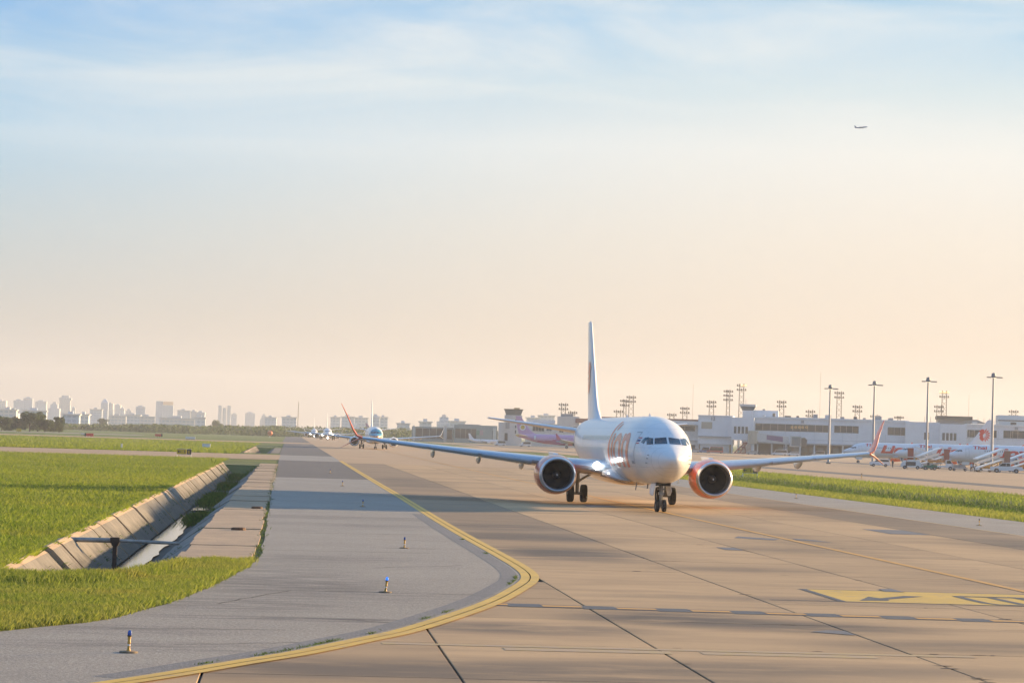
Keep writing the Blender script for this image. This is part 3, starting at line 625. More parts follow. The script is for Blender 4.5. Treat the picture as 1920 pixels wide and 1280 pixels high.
def front_y(x, z):
    lo, hi = 0.01, 9.0
    for _ in range(30):
        md = (lo + hi) / 2; t, b, w, zc = prof(md); h = (t - zc if z > zc else zc - b)
        inside = h > 0 and w > 0 and (x / w) ** 2 + ((z - zc) / h) ** 2 < 1
        if inside: hi = md
        else: lo = md
    return (lo + hi) / 2
def front_patch(b, q, off, n=6, mi=0):
    """quad in front view (x,z) corners laid on the nose"""
    q = [Vector(p) for p in q]; g = []
    for i in range(n + 1):
        for j in range(n + 1):
            u, v = i / n, j / n; p = q[0] * (1 - u) * (1 - v) + q[1] * u * (1 - v) + q[2] * u * v + q[3] * (1 - u) * v
            y = front_y(p.x, p.y); g.append((p.x * (1 + off * 0.6), y - off, p.y + off * 0.5))
    b.add(g, [(i * (n + 1) + j, (i + 1) * (n + 1) + j, (i + 1) * (n + 1) + j + 1, i * (n + 1) + j + 1) for i in range(n) for j in range(n)], mi)
def side_patch(b, sd, q, off, n=6, mi=0):
    """quad in side view (y,z) corners laid on the flank; sd -1 starboard +1 port"""
    q = [Vector(p) for p in q]; g = []
    for i in range(n + 1):
        for j in range(n + 1):
            u, v = i / n, j / n; p = q[0] * (1 - u) * (1 - v) + q[1] * u * (1 - v) + q[2] * u * v + q[3] * (1 - u) * v
            g.append((sd * side_x(p.x, p.y, off), p.x, p.y))
    b.add(g, [(i * (n + 1) + j, (i + 1) * (n + 1) + j, (i + 1) * (n + 1) + j + 1, i * (n + 1) + j + 1) for i in range(n) for j in range(n)], mi)
def foil(n=14):
    up = []; lo = []
    for i in range(n + 1):
        x = 0.5 * (1 - math.cos(math.pi * i / n)); t = 5 * (0.2969 * math.sqrt(x) - 0.126 * x - 0.3516 * x * x + 0.2843 * x ** 3 - 0.1015 * x ** 4); cm = 0.02 * math.sin(math.pi * x)
        up.append((x, cm + t)); lo.append((x, cm - t))
    return up[::-1] + lo[1:]
FOIL = foil()
def lifting(b, secs, plane='x', mf=None, n=4):
    """secs: (pos vec of leading edge, chord, thickness ratio, twist rad); lofted"""
    rs = []
    S_ = []
    for a, c in zip(secs[:-1], secs[1:]):
        for k in range(n): u = k / n; S_.append((Vector(a[0]).lerp(Vector(c[0]), u), a[1] + (c[1] - a[1]) * u, a[2] + (c[2] - a[2]) * u, a[3] + (c[3] - a[3]) * u))
    S_.append((Vector(secs[-1][0]),) + tuple(secs[-1][1:]))
    for i, (p, ch, th, tw_) in enumerate(S_):
        a = S_[max(0, i - 1)][0]; c = S_[min(len(S_) - 1, i + 1)][0]; d = c - a; d.y = 0; d.normalize()
        nrm = Vector((-d.z, 0, d.x))      # thickness direction
        if nrm.z < -1e-6 or (abs(nrm.z) < 1e-6 and nrm.x < 0): nrm = -nrm
        ring = []
        for x, t in FOIL:
            yy = x * ch; tt = t * th * ch - (x - 0.3) * ch * math.sin(tw_) ; ring.append(p + Vector((0, yy, 0)) + nrm * tt)
        rs.append(ring)
    b.rings(rs, 0, True, True, mf=mf)

def text_mesh(body, size, shear=0.0, offset=0.0):
    cu = bpy.data.curves.new('t', 'FONT'); cu.body = body; cu.size = size; cu.shear = shear; cu.offset = offset; cu.resolution_u = 5
    o = bpy.data.objects.new('t', cu); C.objects.link(o); dg = bpy.context.evaluated_depsgraph_get(); dg.update()
    me = bpy.data.meshes.new_from_object(o.evaluated_get(dg)); bpy.data.objects.remove(o); bpy.data.curves.remove(cu); return me
def flank_text(name, body, sd, y0, y1, z0, z1, material, parent, shear=0.25, off=0.012, bold=0.02, arc=True):
    """lettering wrapped on the flank between y0..y1 and arc heights z0..z1"""
    me = text_mesh(body, 1.0, shear, bold); bm = bmesh.new(); bm.from_mesh(me)
    xs = [v.co.x for v in bm.verts]; ysv = [v.co.y for v in bm.verts]; a, b_, c, d = min(xs), max(xs), min(ysv), max(ysv)
    for i in range(1, 24):
        h = c + (d - c) * i / 24; bmesh.ops.bisect_plane(bm, geom=bm.verts[:] + bm.edges[:] + bm.faces[:], plane_co=(0, h, 0), plane_no=(0, 1, 0))
    for i in range(1, 30):
        h = a + (b_ - a) * i / 30; bmesh.ops.bisect_plane(bm, geom=bm.verts[:] + bm.edges[:] + bm.faces[:], plane_co=(h, 0, 0), plane_no=(1, 0, 0))
    def th_of(z, y):
        t, bt, w, zc = prof(y); return math.acos(max(-1, min(1, (z - zc) / (t - zc if z > zc else zc - bt))))
    for v in bm.verts:
        u = (v.co.x - a) / (b_ - a); w = (v.co.y - c) / (d - c)
        y = (y1 + (y0 - y1) * u) if sd < 0 else (y0 + (y1 - y0) * u)   # starboard text runs tail to nose
        ta, tb = th_of(z0, y), th_of(z1, y); th = ta + (tb - ta) * w
        p = skin(y, sd * th, off); v.co = p
    bm.to_mesh(me); bm.free(); me.materials.clear(); me.materials.append(material)
    o = bpy.data.objects.new(name, me); C.objects.link(o); o.parent = parent; return o
def emblem(sd, parent, fin_x, y, z, s):
    """round lion's head with a fan of mane strokes on the fin"""
    b = MB()
    def poly(pts):
        v = [(sd * (fin_x(y + p[0] * s, z + p[1] * s) + 0.012), y + p[0] * s, z + p[1] * s) for p in pts]; b.add(v, [tuple(range(len(v)))])
    poly([(-.75, .55), (-.35, .85), (0, .8), (.1, .4), (-.05, .15), (-.2, .0), (-.15, -.3), (.05, -.55), (-.15, -.9), (-.5, -.75), (-.72, -.45), (-.62, -.15), (-.78, 0), (-.6, .25)])
    for i in range(7):
        a = R(78 - i * 24); ca, sa = math.cos(a), math.sin(a); cb, sb = math.cos(a - 0.16), math.sin(a - 0.16)
        r0, r1 = 0.28, 1.05
        poly([(r0 * ca, r0 * sa), (r1 * .7 * ca, r1 * .7 * sa), (r1 * cb, r1 * sb), (r1 * .75 * math.cos(a - .3), r1 * .75 * math.sin(a - .3)), (r0 * math.cos(a - .22), r0 * math.sin(a - .22))])
    return b.build('emblem', M_REDP if sd < 0 else M_REDL, parent)

def airliner(name, label, loc, rz=0.0, group=None, hero=False, lion=True, fuse_mats=None, fuse_mf=None, wing_mat=None, fin_mat=None, nac_mats=None, winglet=None, text_side=-1, lamp=False, scale=1.0, gear=True, small=False):
    root = empty(name, loc, rz); root.scale = (scale,) * 3
    tag(root, label, 'airplane', group)
    seg = 72 if hero else 28
    ylist = [0, .008, .03, .07, .13, .2, .3, .42, .56, .72, .9, 1.1, 1.3, 1.5, 1.7, 1.85, 2.0, 2.2, 2.4, 2.65, 2.9, 3.2, 3.6, 4, 4.5, 5, 5.5, 6.2, 7, 8.5, 10, 13, 16, 20, 24, 27, 28.5, 30, 31.5, 33, 34.5, 36, 37.3, 38.5, 39.5, 40.5, 41.2, 41.6, 41.9]
    if not hero: ylist = [0, .03, .13, .3, .56, .9, 1.3, 1.7, 2.0, 2.4, 2.9, 3.6, 4.5, 5.5, 7, 10, 14, 18, 22, 24.5, 27, 30, 33, 36, 38.5, 40.5, 41.6, 41.9]
    b = MB(); rs = [[skin(y if y > 0 else 0.0005, 2 * math.pi * j / seg) for j in range(seg)] for y in ylist]
    mf = None
    if fuse_mf:
        def mf(i, j):
            y = (ylist[i] + ylist[i + 1]) / 2; return fuse_mf(y, skin(y, 2 * math.pi * (j + 0.5) / seg)[2])
    b.rings(rs, 0, True, True, mf=mf)
    fu = b.build('fuselage', fuse_mats or [M_SKIN if hero else M_WHITE], root, True, 50)
    # cockpit glass
    for sd in (-1, 1):
        panes = [[(0.06, 3.905), (0.76, 3.87), (0.70, 4.20), (0.06, 4.27)], [(0.83, 3.86), (1.15, 3.82), (1.10, 4.22), (0.77, 4.20)]]
        for q in panes:
            b = MB(); front_patch(b, [(sd * x, z) for x, z in q], 0.012, 6 if hero else 3); b.build('cockpit_window', M_GLASS, fu, True)
        b = MB(); side_patch(b, sd, [(2.62, 3.86), (3.05, 3.95), (3.0, 4.22), (2.72, 4.26)], 0.012, 4 if hero else 2); b.build('cockpit_window', M_GLASS, fu, True)
    # cabin windows, all one shared pane
    if not small:
        for sd in (-1, 1):
            if not hero and sd != text_side: continue
            b = MB(); a = [(sd * side_x(12, 4.15 + 0.17 * math.sin(t), 0.012), 0.115 * math.cos(t), 4.15 + 0.17 * math.sin(t)) for t in (2 * math.pi * i / 10 for i in range(10))]
            b.add(a, [tuple(range(10))]); w0 = b.build('cabin_window', M_GLASS, fu); w0.location.y = 8.2
            for i in range(1, 40):
                o = w0.copy(); C.objects.link(o); o.location.y = 8.2 + i * 0.51
        for sd in ((-1, 1) if hero else (text_side,)):
            for (y0, y1, z0, z1) in ((3.78, 4.5, 2.75, 4.5), (33.6, 34.3, 3.3, 4.8)):
                b = MB(); side_patch(b, sd, [(y0 - .035, z0 - .035), (y1 + .035, z0 - .035), (y1 + .035, z1 + .035), (y0 - .035, z1 + .035)], 0.006, 8, 0); side_patch(b, sd, [(y0, z0), (y1, z0), (y1, z1), (y0, z1)], 0.012, 8, 1)
                if hero: side_patch(b, sd, [(y0 + .1, z0 + .04), (y1 - .1, z0 + .04), (y1 - .1, z0 + .1), (y0 + .1, z0 + .1)], 0.016, 2, 0)
                b.build('door', [M_SEAM, M_WHITE], root, True)
    # wing-to-body fairing
    b = MB(); rs = []
    for y, w, zb, zt in ((13.2, 1.2, 1.55, 1.75), (14, 1.75, 1.38, 2.35), (15.2, 2.02, 1.27, 2.75), (17, 2.1, 1.22, 2.85), (21, 2.1, 1.22, 2.8), (24, 1.98, 1.28, 2.6), (26, 1.6, 1.42, 2.2), (27.3, 1.0, 1.58, 1.8)):
        rs.append([(w * math.sin(t), y, (zb + zt) / 2 - (zt - zb) / 2 * math.cos(t)) for t in (2 * math.pi * j / 32 for j in range(32))])
    b.rings(rs); b.build('belly_fairing', (fuse_mats[-1] if fuse_mats else M_FAIR), root, True, 60)
    wm = wing_mat or M_WING
    for sd in (-1, 1):
        b = MB()
        lifting(b, [((sd * 1.5, 14.6, 2.22), 8.3, 0.13, 0.03), ((sd * 5.0, 17.0, 2.50), 5.9, 0.125, 0.02), ((sd * 9.5, 19.5, 2.95), 4.0, 0.115, 0.0), ((sd * 16.6, 23.35, 3.66), 1.95, 0.11, -0.02)], n=5)
        wg = b.build('wing', wm, root, True, 50)
        if hero:   # slat segments standing a little proud of the leading edge
            for (u0, u1) in ((0.10, 0.36), (0.38, 0.63), (0.65, 0.92)):
                def le(u): x = 5.0 + (16.6 - 5.0) * u; return Vector((sd * x, np.interp(x, [5, 9.5, 16.6], [17.0, 19.5, 23.35]) - 0.05, np.interp(x, [5, 9.5, 16.6], [2.50, 2.95, 3.66]))), np.interp(x, [5, 9.5, 16.6], [5.9, 4.0, 1.95]), np.interp(x, [5, 9.5, 16.6], [.125, .115, .11])
                b = MB(); rs = []
                for i in range(9):
                    p, ch, th = le(u0 + (u1 - u0) * i / 8); ring = []
                    for x, t in FOIL:
                        if x <= 0.13: ring.append(p + Vector((0, x * ch, t * th * ch * 1.06 - 0.03)))
                    rs.append(ring)
                b.rings(rs); b.build('slat', M_WING if wing_mat is None else wm, wg, True, 60)
        for x in (6.4, 9.1, 12.0):
            y = np.interp(x, [5, 9.5, 16.6], [17.0, 19.5, 23.35]); ch = np.interp(x, [5, 9.5, 16.6], [5.9, 4.0, 1.95]); z = np.interp(x, [5, 9.5, 16.6], [2.5, 2.95, 3.66])
            b = MB(); b.rings([[(sd * x + r * 0.55 * math.cos(t), y + ch * 0.55 + o, z - 0.12 - dz_ + r * 1.15 * math.sin(t)) for t in (2 * math.pi * i / 12 for i in range(12))] for o, r, dz_ in ((0, 0.03, 0.05), (0.5, 0.2, 0.15), (1.3, 0.27, 0.26), (2.2, 0.22, 0.3), (3.0, 0.03, 0.22))])
            b.build('flap_track_fairing', wm, wg, True, 60)
        # split winglet
        wl_ = winglet or M_REDP
        b = MB(); lifting(b, [((sd * 16.6, 23.35, 3.66), 1.95, 0.10, 0), ((sd * 16.95, 23.65, 3.80), 1.75, 0.09, 0), ((sd * 17.2, 23.95, 4.2), 1.45, 0.08, 0), ((sd * 17.55, 24.6, 5.0), 1.05, 0.08, 0), ((sd * 17.98, 25.3, 5.85), 0.45, 0.08, 0)], n=3)
        b.build('winglet', [wl_], root, True, 50)
        b = MB(); lifting(b, [((sd * 16.75, 23.6, 3.62), 1.3, 0.09, 0), ((sd * 17.2, 24.1, 3.42), 0.95, 0.08, 0), ((sd * 17.95, 25.1, 2.98), 0.3, 0.08, 0)], n=3)
        b.build('lower_winglet', [wl_], root, True, 50)
        # tailplane
        b = MB(); lifting(b, [((sd * 0.5, 36.2, 4.52), 4.2, 0.1, 0), ((sd * 7.16, 40.2, 5.33), 1.4, 0.09, 0)], n=4); b.build('tailplane', wm if wing_mat else M_WHITE, root, True, 50)
        # engine
        ex, ey, ez = sd * 4.85, 14.3, 1.80
        b = MB()
        nm = nac_mats or [M_NACW, M_NACG]
        P = [(0.30, 1.143), (0.45, 1.18), (0.9, 1.25), (1.6, 1.30), (2.3, 1.285), (2.9, 1.2), (3.6, 1.04), (3.62, 0.98), (2.9, 0.95)]
        b.lathe((ex, ey, ez), 'y', P, 48 if hero else 20, sz=0.95, mf=lambda i, j: 0)
        en = b.build('engine', nm, root, True, 40)
        b = MB(); b.lathe((ex, ey, ez), 'y', [(0.30, 1.145), (0.16, 1.11), (0.06, 1.075), (0.0, 1.03), (0.02, 0.985), (0.1, 0.945), (0.22, 0.925)], 48 if hero else 20, sz=0.95); b.build('inlet_lip', M_LIP if hero else nm[1], en, True, 60)
        b = MB(); b.lathe((ex, ey, ez), 'y', [(0.22, 0.925), (0.5, 0.90), (1.0, 0.90), (1.3, 0.90)], 48 if hero else 20, sz=0.95); b.build('inlet_duct', M_DUCT, en, True, 60)
        b = MB(); b.lathe((ex, ey, ez), 'y', [(1.22, 0.9), (1.22, 0.001)], 32 if hero else 16, sz=0.95); b.build('fan_disc', M_FAND, en)
        b = MB(); b.lathe((ex, ey, ez), 'y', [(0.62, 0.002), (0.66, 0.06), (0.78, 0.14), (0.95, 0.22), (1.15, 0.28)], 20); sp = b.build('spinner', M_SPIN, en, True, 60)
        b = MB(); b.lathe((ex, ey + 2.6, ez), 'y', [(0, 0.9), (1.0, 0.78), (1.9, 0.55), (1.95, 0.45)], 20); b.lathe((ex, ey + 3.6, ez), 'y', [(0, .4), (0.9, 0.38), (1.7, 0.05)], 16); b.build('exhaust_nozzle', M_DUCT, en, True, 40)
        if hero:
            b = MB(); b.add([(ex + 0.03 * k_, ey + 0.60 - 0.004, ez + j_) for k_, j_ in ((-1.2, -.05), (1.0, -.06), (1.3, .0), (0.4, .02), (-0.2, .06), (-1.0, .05))], [(0, 1, 2, 3, 4, 5)]); b.build('spinner_mark', M_WHITE, en)
            b = MB(); nb = 5
            g = []
            for i in range(nb + 1):
                r = 0.26 + (0.875 - 0.26) * i / nb; tw_ = R(62 - 26 * i / nb) ; ch = 0.15 + 0.06 * i / nb; sw = 0.16 * (i / nb) ** 2 - 0.05 * math.sin(math.pi * i / nb)
                for s_ in (-1, 1): g.append((s_ * ch * math.cos(tw_) * 1.0 + sw, s_ * ch * math.sin(tw_) * 0.55, r))
            b.add(g, [(2 * i, 2 * i + 1, 2 * i + 3, 2 * i + 2) for i in range(nb)]); f0 = b.build('fan_blade', M_FAN, en, True)
            for i in range(18):
                o = f0 if i == 0 else f0.copy()
                if i: C.objects.link(o)
                o.location = (ex, ey + 1.08, ez); o.rotation_euler = (0, 2 * math.pi * i / 18, 0); o.scale = (1, 1, 0.965)
        b = MB(); b.rings([[(ex + x_ * w_, y_, z_) for x_, y_, z_ in ((-1, ey + o + 0.0, ez + zz), (1, ey + o, ez + zz), (1, ey + o + 3.0, ez + zz + 0.05), (-1, ey + o + 3.0, ez + zz + 0.05))] for o, zz, w_ in ((0.9, 1.0, 0.16), (1.9, 1.3, 0.14), (2.6, 0.92, 0.12))][:2]); b.build('pylon', nm[1], root)
    # fin
    b = MB()
    FZ = [(5.3, 33.2, 7.4, 0.085), (5.75, 34.2, 6.4, 0.085), (6.3, 35.2, 5.55, 0.085), (7.0, 35.95, 5.0, 0.09), (9.5, 37.85, 3.6, 0.09), (12.2, 39.85, 2.1, 0.085), (12.45, 40.15, 1.75, 0.06)]
    rs = []
    for z, y, ch, th in FZ: rs.append([(t * th * ch * 0.95, y + x * ch, z) for x, t in FOIL])
    b.rings(rs); fin = b.build('tail_fin', fin_mat or M_WHITE, root, True, 45)
    def fin_x(y, z):
        y0 = np.interp(z, [f[0] for f in FZ], [f[1] for f in FZ]); ch = np.interp(z, [f[0] for f in FZ], [f[2] for f in FZ]); th = np.interp(z, [f[0] for f in FZ], [f[3] for f in FZ])
        x = min(1, max(0, (y - y0) / ch)); return 5 * (0.2969 * math.sqrt(x) - 0.126 * x - 0.3516 * x * x + 0.2843 * x ** 3 - 0.1015 * x ** 4) * th * ch * 0.95 + 0.02
    if lion:
        emblem(text_side, fin, fin_x, 39.0 + .3 * hero, 8.4, 1.35 if hero else 1.85)
        if hero: emblem(-text_side, fin, fin_x, 39.3, 8.4, 1.35)
        if text_side < 0:
            flank_text('lettering', 'lion', -1, 5.3, 14.2, 2.45, 5.15, M_REDP, fu, 0.12, bold=0.02)
        else:
            flank_text('lettering', 'Lion', 1, 9.6, 18.6, 2.75, 4.9, M_REDL, fu, 0.28, bold=0.045); flank_text('lettering', 'Thai', 1, 5.6, 8.9, 4.45, 5.2, M_REDL, fu, 0.2, bold=0.03)
    if hero:
        b = MB(); i = 0
        for z0, z1, mi in ((4.17, 4.235, 0), (3.985, 4.105, 1), (3.86, 3.925, 0)):
            side_patch(b, -1, [(3.22 + (4.2 - z0) * 0.12, z0), (3.66 + (4.2 - z0) * 0.12, z0), (3.66, z1), (3.22, z1)], 0.013, 3, mi)
        b.build('flag', [M_REDF, M_BLUEF], fu)
        b = MB()
        for (y, z) in ((1.55, 3.25), (1.6, 3.05), (1.75, 2.8)):
            for s_ in (-1, 1):
                x = side_x(y, z); b = MB(); b.cyl((s_ * (x - 0.02), y, z), (s_ * (x + 0.09), y - 0.02, z), 0.02, n=6).cyl((s_ * (x + 0.09), y + 0.02, z), (s_ * (x + 0.09), y - 0.14, z), 0.016, n=6); b.build('pitot_probe', M_SEAM, fu)
        for y in (9.2, 19.2): b = MB(); b.extr([(y, 5.45), (y + .45, 5.45), (y + .5, 5.64), (y + .3, 5.64)], -0.02, 0.02); b.build('antenna', M_WHITE, fu)
        b = MB(); b.extr([(9.2, 1.55), (9.6, 1.55), (9.75, 1.2), (9.55, 1.2)], -0.02, 0.02); b.build('antenna', M_SEAM, fu)
        b = MB(); b.cyl((-0.25, 12.4, 1.55), (-0.3, 12.5, 1.05), 0.03, n=6); b.build('drain_mast', M_SEAM, fu)
    if hero or lamp:
        for sd in ((-1,) if hero else (-1, 1)):
            r = 0.24 if hero else 0.45
            b = MB(); b.lathe((sd * 2.42, 14.75, 2.42), 'y', [(-0.02, 0.001), (0.0, r * .7), (0.06, r)], 16); b.build('landing_light', M_LAMP, root, True)
        if hero:
            pass
        else:
            b = MB(); b.lathe((0, 3.9, 1.05), 'y', [(-0.02, 0.001), (0.0, .25), (0.06, .36)], 12); b.build('taxi_light', M_LAMP, root, True)
    if gear:
        def wheel(x, y, r, w, par):
            b = MB(); n = 28 if hero else 14
            b.lathe((x, y, r), 'x', [(-w / 2 * .55, r * .55), (-w / 2 * .9, r * .72), (-w / 2, r * .88), (-w / 2 * .72, r * .985), (-w / 2 * .3, r), (w / 2 * .3, r), (w / 2 * .72, r * .985), (w / 2, r * .88), (w / 2 * .9, r * .72), (w / 2 * .55, r * .55)], n)
            for s_ in (-1, 1): b.lathe((x, y, r), 'x', [(s_ * w / 2 * .55, r * .55), (s_ * w / 2 * .35, r * .4), (s_ * w / 2 * .5, r * .22), (s_ * w / 2 * .5, 0.002)], n, 1)
            return b.build('wheel', [M_TYRE, M_HUB], par, True, 45)
        b = MB(); b.cyl((0, 4.1, 0.36), (0, 4.0, 0.95), 0.075).cyl((0, 4.0, 0.85), (0, 3.9, 1.75), 0.11).cyl((-.28, 4.1, .36), (.28, 4.1, .36), 0.06).cyl((0, 4.25, 0.5), (0, 4.35, 0.8), 0.04).cyl((0, 4.35, 0.8), (0, 4.12, 1.05), 0.04).cyl((0, 3.95, 1.2), (0, 5.2, 1.75), 0.06).box(-.16, .16, 3.85, 4.05, 0.98, 1.14).cyl((-.22, 3.95, 1.3), (.22, 3.95, 1.3), .05)
        ng = b.build('nose_gear', M_STRUT, root, True)
        for sx in (-.205, .205): wheel(sx, 4.1, 0.355, 0.22, ng)
        b = MB(); b.box(-.42, .42, 3.3, 5.3, 1.50, 1.69); b.build('gear_bay', M_STRUTD, ng)
        for sd in (-1, 1):
            b = MB(); b.add([(sd * .40, 3.35, 1.64), (sd * .40, 5.2, 1.62), (sd * .50, 5.1, 1.05), (sd * .47, 4.6, .92), (sd * .47, 3.75, .95), (sd * .49, 3.4, 1.2)] + [(sd * .43, 3.35, 1.64), (sd * .43, 5.2, 1.62), (sd * .53, 5.1, 1.05), (sd * .50, 4.6, .92), (sd * .50, 3.75, .95), (sd * .52, 3.4, 1.2)], [(0, 1, 2, 3, 4, 5), (11, 10, 9, 8, 7, 6)] + [(i, (i + 1) % 6, 6 + (i + 1) % 6, 6 + i) for i in range(6)])
            b.build('gear_door', M_WHITE, ng)
        for sd in (-1, 1):
            x = sd * 2.86
            b = MB(); b.cyl((x, 21.27, .56), (x, 21.2, 1.35), 0.11, n=14).cyl((x, 21.2, 1.25), (x + sd * .12, 21.1, 2.5), 0.17, n=14).cyl((x - .6, 21.27, .56), (x + .6, 21.27, .56), .09).cyl((x, 21.2, 1.3), (x - sd * 1.3, 21.2, 2.1), .075).cyl((x, 21.45, .7), (x, 21.65, 1.05), .05).cyl((x, 21.65, 1.05), (x, 21.3, 1.4), .05)
            mg = b.build('main_gear', M_STRUT, root, True)
            for sx in (-.43, .43): wheel(x + sx, 21.27, 0.565, 0.40, mg)
            b = MB(); b.box(x + sd * .2, x + sd * .26, 20.7, 21.8, 1.1, 2.4); b.build('gear_door', M_WHITE, mg)
    return root

airliner('taxiing_airplane', 'large white jet with orange lettering taxiing nearest on the orange line', (21.29, 138.92, 0), 0, hero=True)

def teal(y, z): return 1 if (y < 3.4 and z > 3.25 and y > 0.25 and z < 4.95 - 0 * y) else 2 if (y < 2.6 and z <= 3.25) else 0
M_TEAL = mat('teal_face_paint', (0.02, 0.26, 0.36), 0.3, coat=0.8); M_BEAK = mat('orange_beak_paint', (0.55, 0.24, 0.09), 0.35, coat=0.5)
NACWHT = [M_WHITE, M_WHITE]
airliner('taxiing_airplane', 'white jet with teal and orange nose taxiing second in the queue', (20.9, 608.6, 0), 0, lion=False, fuse_mats=[M_WHITE, M_TEAL, M_BEAK, M_WHITE], fuse_mf=teal, winglet=M_WHITE, nac_mats=NACWHT)
airliner('taxiing_airplane', 'small far white jet with lit nose light, third in the queue', (17.6, 1157, 0), 0, lion=False, winglet=M_WHITE, nac_mats=NACWHT, lamp=True, small=True)
t4 = airliner('taxiing_airplane', 'tiny hazy white jet at the far end of the queue', (14.3, 1450, 0), 0, lion=False, winglet=M_WHITE, nac_mats=NACWHT, lamp=True, small=True, scale=0.95)
M_PINK = mat('magenta_livery_paint', (0.40, 0.07, 0.22), 0.35, coat=0.6); M_LILAC = mat('lilac_livery_paint', (0.50, 0.28, 0.46), 0.35, coat=0.6); M_YELT = mat('yellow_tail_paint', (0.6, 0.38, 0.05), 0.4); M_PURP = mat('purple_livery_paint', (0.16, 0.07, 0.22), 0.4, coat=0.4)
def pinkf(y, z): return 2 if y > 40.0 else (1 if z > 3.6 + 0.06 * (y - 22) * -1 and y > 14 else 0)
pk = airliner('parked_airplane', 'magenta and lilac jet parked before the control tower', (131.5, 998, 0), R(84), lion=False, fuse_mats=[M_PINK, M_LILAC, M_YELT, M_PINK], fuse_mf=pinkf, fin_mat=M_LILAC, winglet=M_PINK, nac_mats=NACWHT, text_side=-1)
b = MB(); b.lathe((-0.26, 39.0, 8.0), 'x', [(0, 1.25), (-0.05, 1.25), (-0.06, 0.85)], 16); b.lathe((-0.3, 39.0, 8.0), 'x', [(0, .85), (-0.05, .8), (-0.06, .001)], 16, 1); b.build('tail_roundel', [M_WHITE, M_YELT], pk)
airliner('parked_airplane', 'hazy magenta jet parked right of the teal nosed jet', (116, 2080, 0), R(-70), lion=False, fuse_mats=[M_PINK, M_PINK], fin_mat=M_PINK, winglet=M_PINK, nac_mats=NACWHT, small=True)
airliner('parked_airplane', 'hazy purple tailed jet behind the teal nosed jet', (104, 2250, 0), R(60), lion=False, fin_mat=M_PURP, winglet=M_PURP, nac_mats=NACWHT, small=True)
airliner('parked_airplane', 'small white plane parked before the grey hangar', (109, 1290, 0), R(80), lion=False, winglet=M_WHITE, nac_mats=NACWHT, small=True, scale=0.42)
airliner('parked_airplane', 'hazy white jet parked left of the teal nosed jet', (20, 2300, 0), R(-80), lion=False, winglet=M_WHITE, nac_mats=NACWHT, small=True)
l1 = airliner('parked_airplane', 'white jet with red lettering, farthest of three parked in a row', (145.6, 654, 0), R(-84), group='red and white jets parked in a row', text_side=1)
for (x, y, a, lb) in ((145.9, 598.5, -84, 'white jet with red lettering, middle of three parked in a row'), (145.6, 549, -84, 'white jet with red lettering, nearest of three parked in a row')):
    o = copy_tree(l1); o.location = (x, y, 0); o.rotation_euler.z = R(a); o['label'] = lb
sk = airliner('flying_airplane', 'tiny dark blue airplane climbing in the sky', (0, 0, 0), R(90), lion=False, small=True, gear=False, fuse_mats=[mat('shadow_blue_paint', (0.01, 0.13, 0.34), 0.7)], fin_mat=MATS['shadow_blue_paint'], wing_mat=MATS['shadow_blue_paint'], winglet=MATS['shadow_blue_paint'], nac_mats=[MATS['shadow_blue_paint']] * 2)
p_ = mark(1627, 240, 8200); sk.location = p_; sk.rotation_euler = (R(-0), R(0), R(72)); sk.rotation_euler = (R(-7), 0, R(78))

# ================================================================== EDGE LIGHTS
M_POLE = mat('yellow_light_pole', (0.62, 0.33, 0.04), 0.5, var=0.35, vscale=30, col2=(0.45, 0.25, 0.05))
M_LENS = mat('blue_lens', (0.01, 0.07, 0.35), 0.12, coat=1.0)
M_LENSB = mat('blue_lens_lit', (0.02, 0.12, 0.6), 0.15, emit=(0.05, 0.25, 1.0), estr=0.3)
M_BASE = mat('light_base_plate', (0.26, 0.19, 0.11), 0.8, var=0.5, vscale=12)
M_DARKP = mat('dark_light_housing', (0.03, 0.04, 0.05), 0.5)
def edge_light(loc, label, lens=M_LENS, tilt=0.0):
    r = empty('taxiway_light', loc); tag(r, label, 'taxiway light', 'blue taxiway edge lights')
    b = MB(); b.lathe((0, 0, 0), 'z', [(0, .165), (.02, .165), (.03, .14), (.032, .001)], 20); b.build('base_plate', M_BASE, r, True)
    b = MB(); b.lathe((0, 0, 0), 'z', [(.03, .045), (.05, .032), (.08, .024), (.16, .024), (.17, .031), (.19, .031), (.2, .025), (.28, .03), (.285, .036)], 14); p = b.build('pole', M_POLE, r, True); p.rotation_euler.y = tilt
    b = MB(); b.lathe((0, 0, 0), 'z', [(.12, .0255), (.15, .0255)], 14); c_ = b.build('reflective_band', mat('white_band', (0.75, 0.72, 0.66), 0.5), p, True)
    b = MB(); b.lathe((0, 0, 0), 'z', [(.285, .036), (.29, .04), (.305, .04), (.31, .035)], 14); b.build('lens_collar', M_DARKP, p, True)
    b = MB(); b.lathe((0, 0, 0), 'z', [(.31, .035), (.35, .037), (.38, .031), (.395, .016), (.398, .001)], 14); b.build('lens', lens, p, True)
LN = ['nearest blue topped yellow taxiway light on a round base plate', 'leaning blue topped yellow taxiway light left of the curve tip', 'blue topped yellow taxiway light, third from the viewer', 'blue topped yellow taxiway light, fourth from the viewer', 'small blue topped light on the pale asphalt, fifth from viewer', 'tiny blue topped light on the dark far asphalt']
for i, (x, y) in enumerate(((-2.7, 45.04), (2.54, 63.64), (4.14, 88.38), (4.07, 136.29), (4.03, 186.92), (4.01, 242.31))):
    edge_light((x, y, 0.012), LN[i], M_LENSB if i == 1 else M_LENS, R(6) if i == 1 else R(1.5))
for (x, y, lb) in ((37.44, 134.1, 'small dark topped light on the right shoulder by the frame edge'), (38.76, 190.2, 'small dark topped light on the right shoulder, right of the engine'), (38.3, 246, 'tiny light on the right shoulder beside the engine')):
    edge_light((x, y, 0.0), lb, M_DARKP)
M_CONCP = mat('white_marker_paint', (0.78, 0.77, 0.74), 0.6)
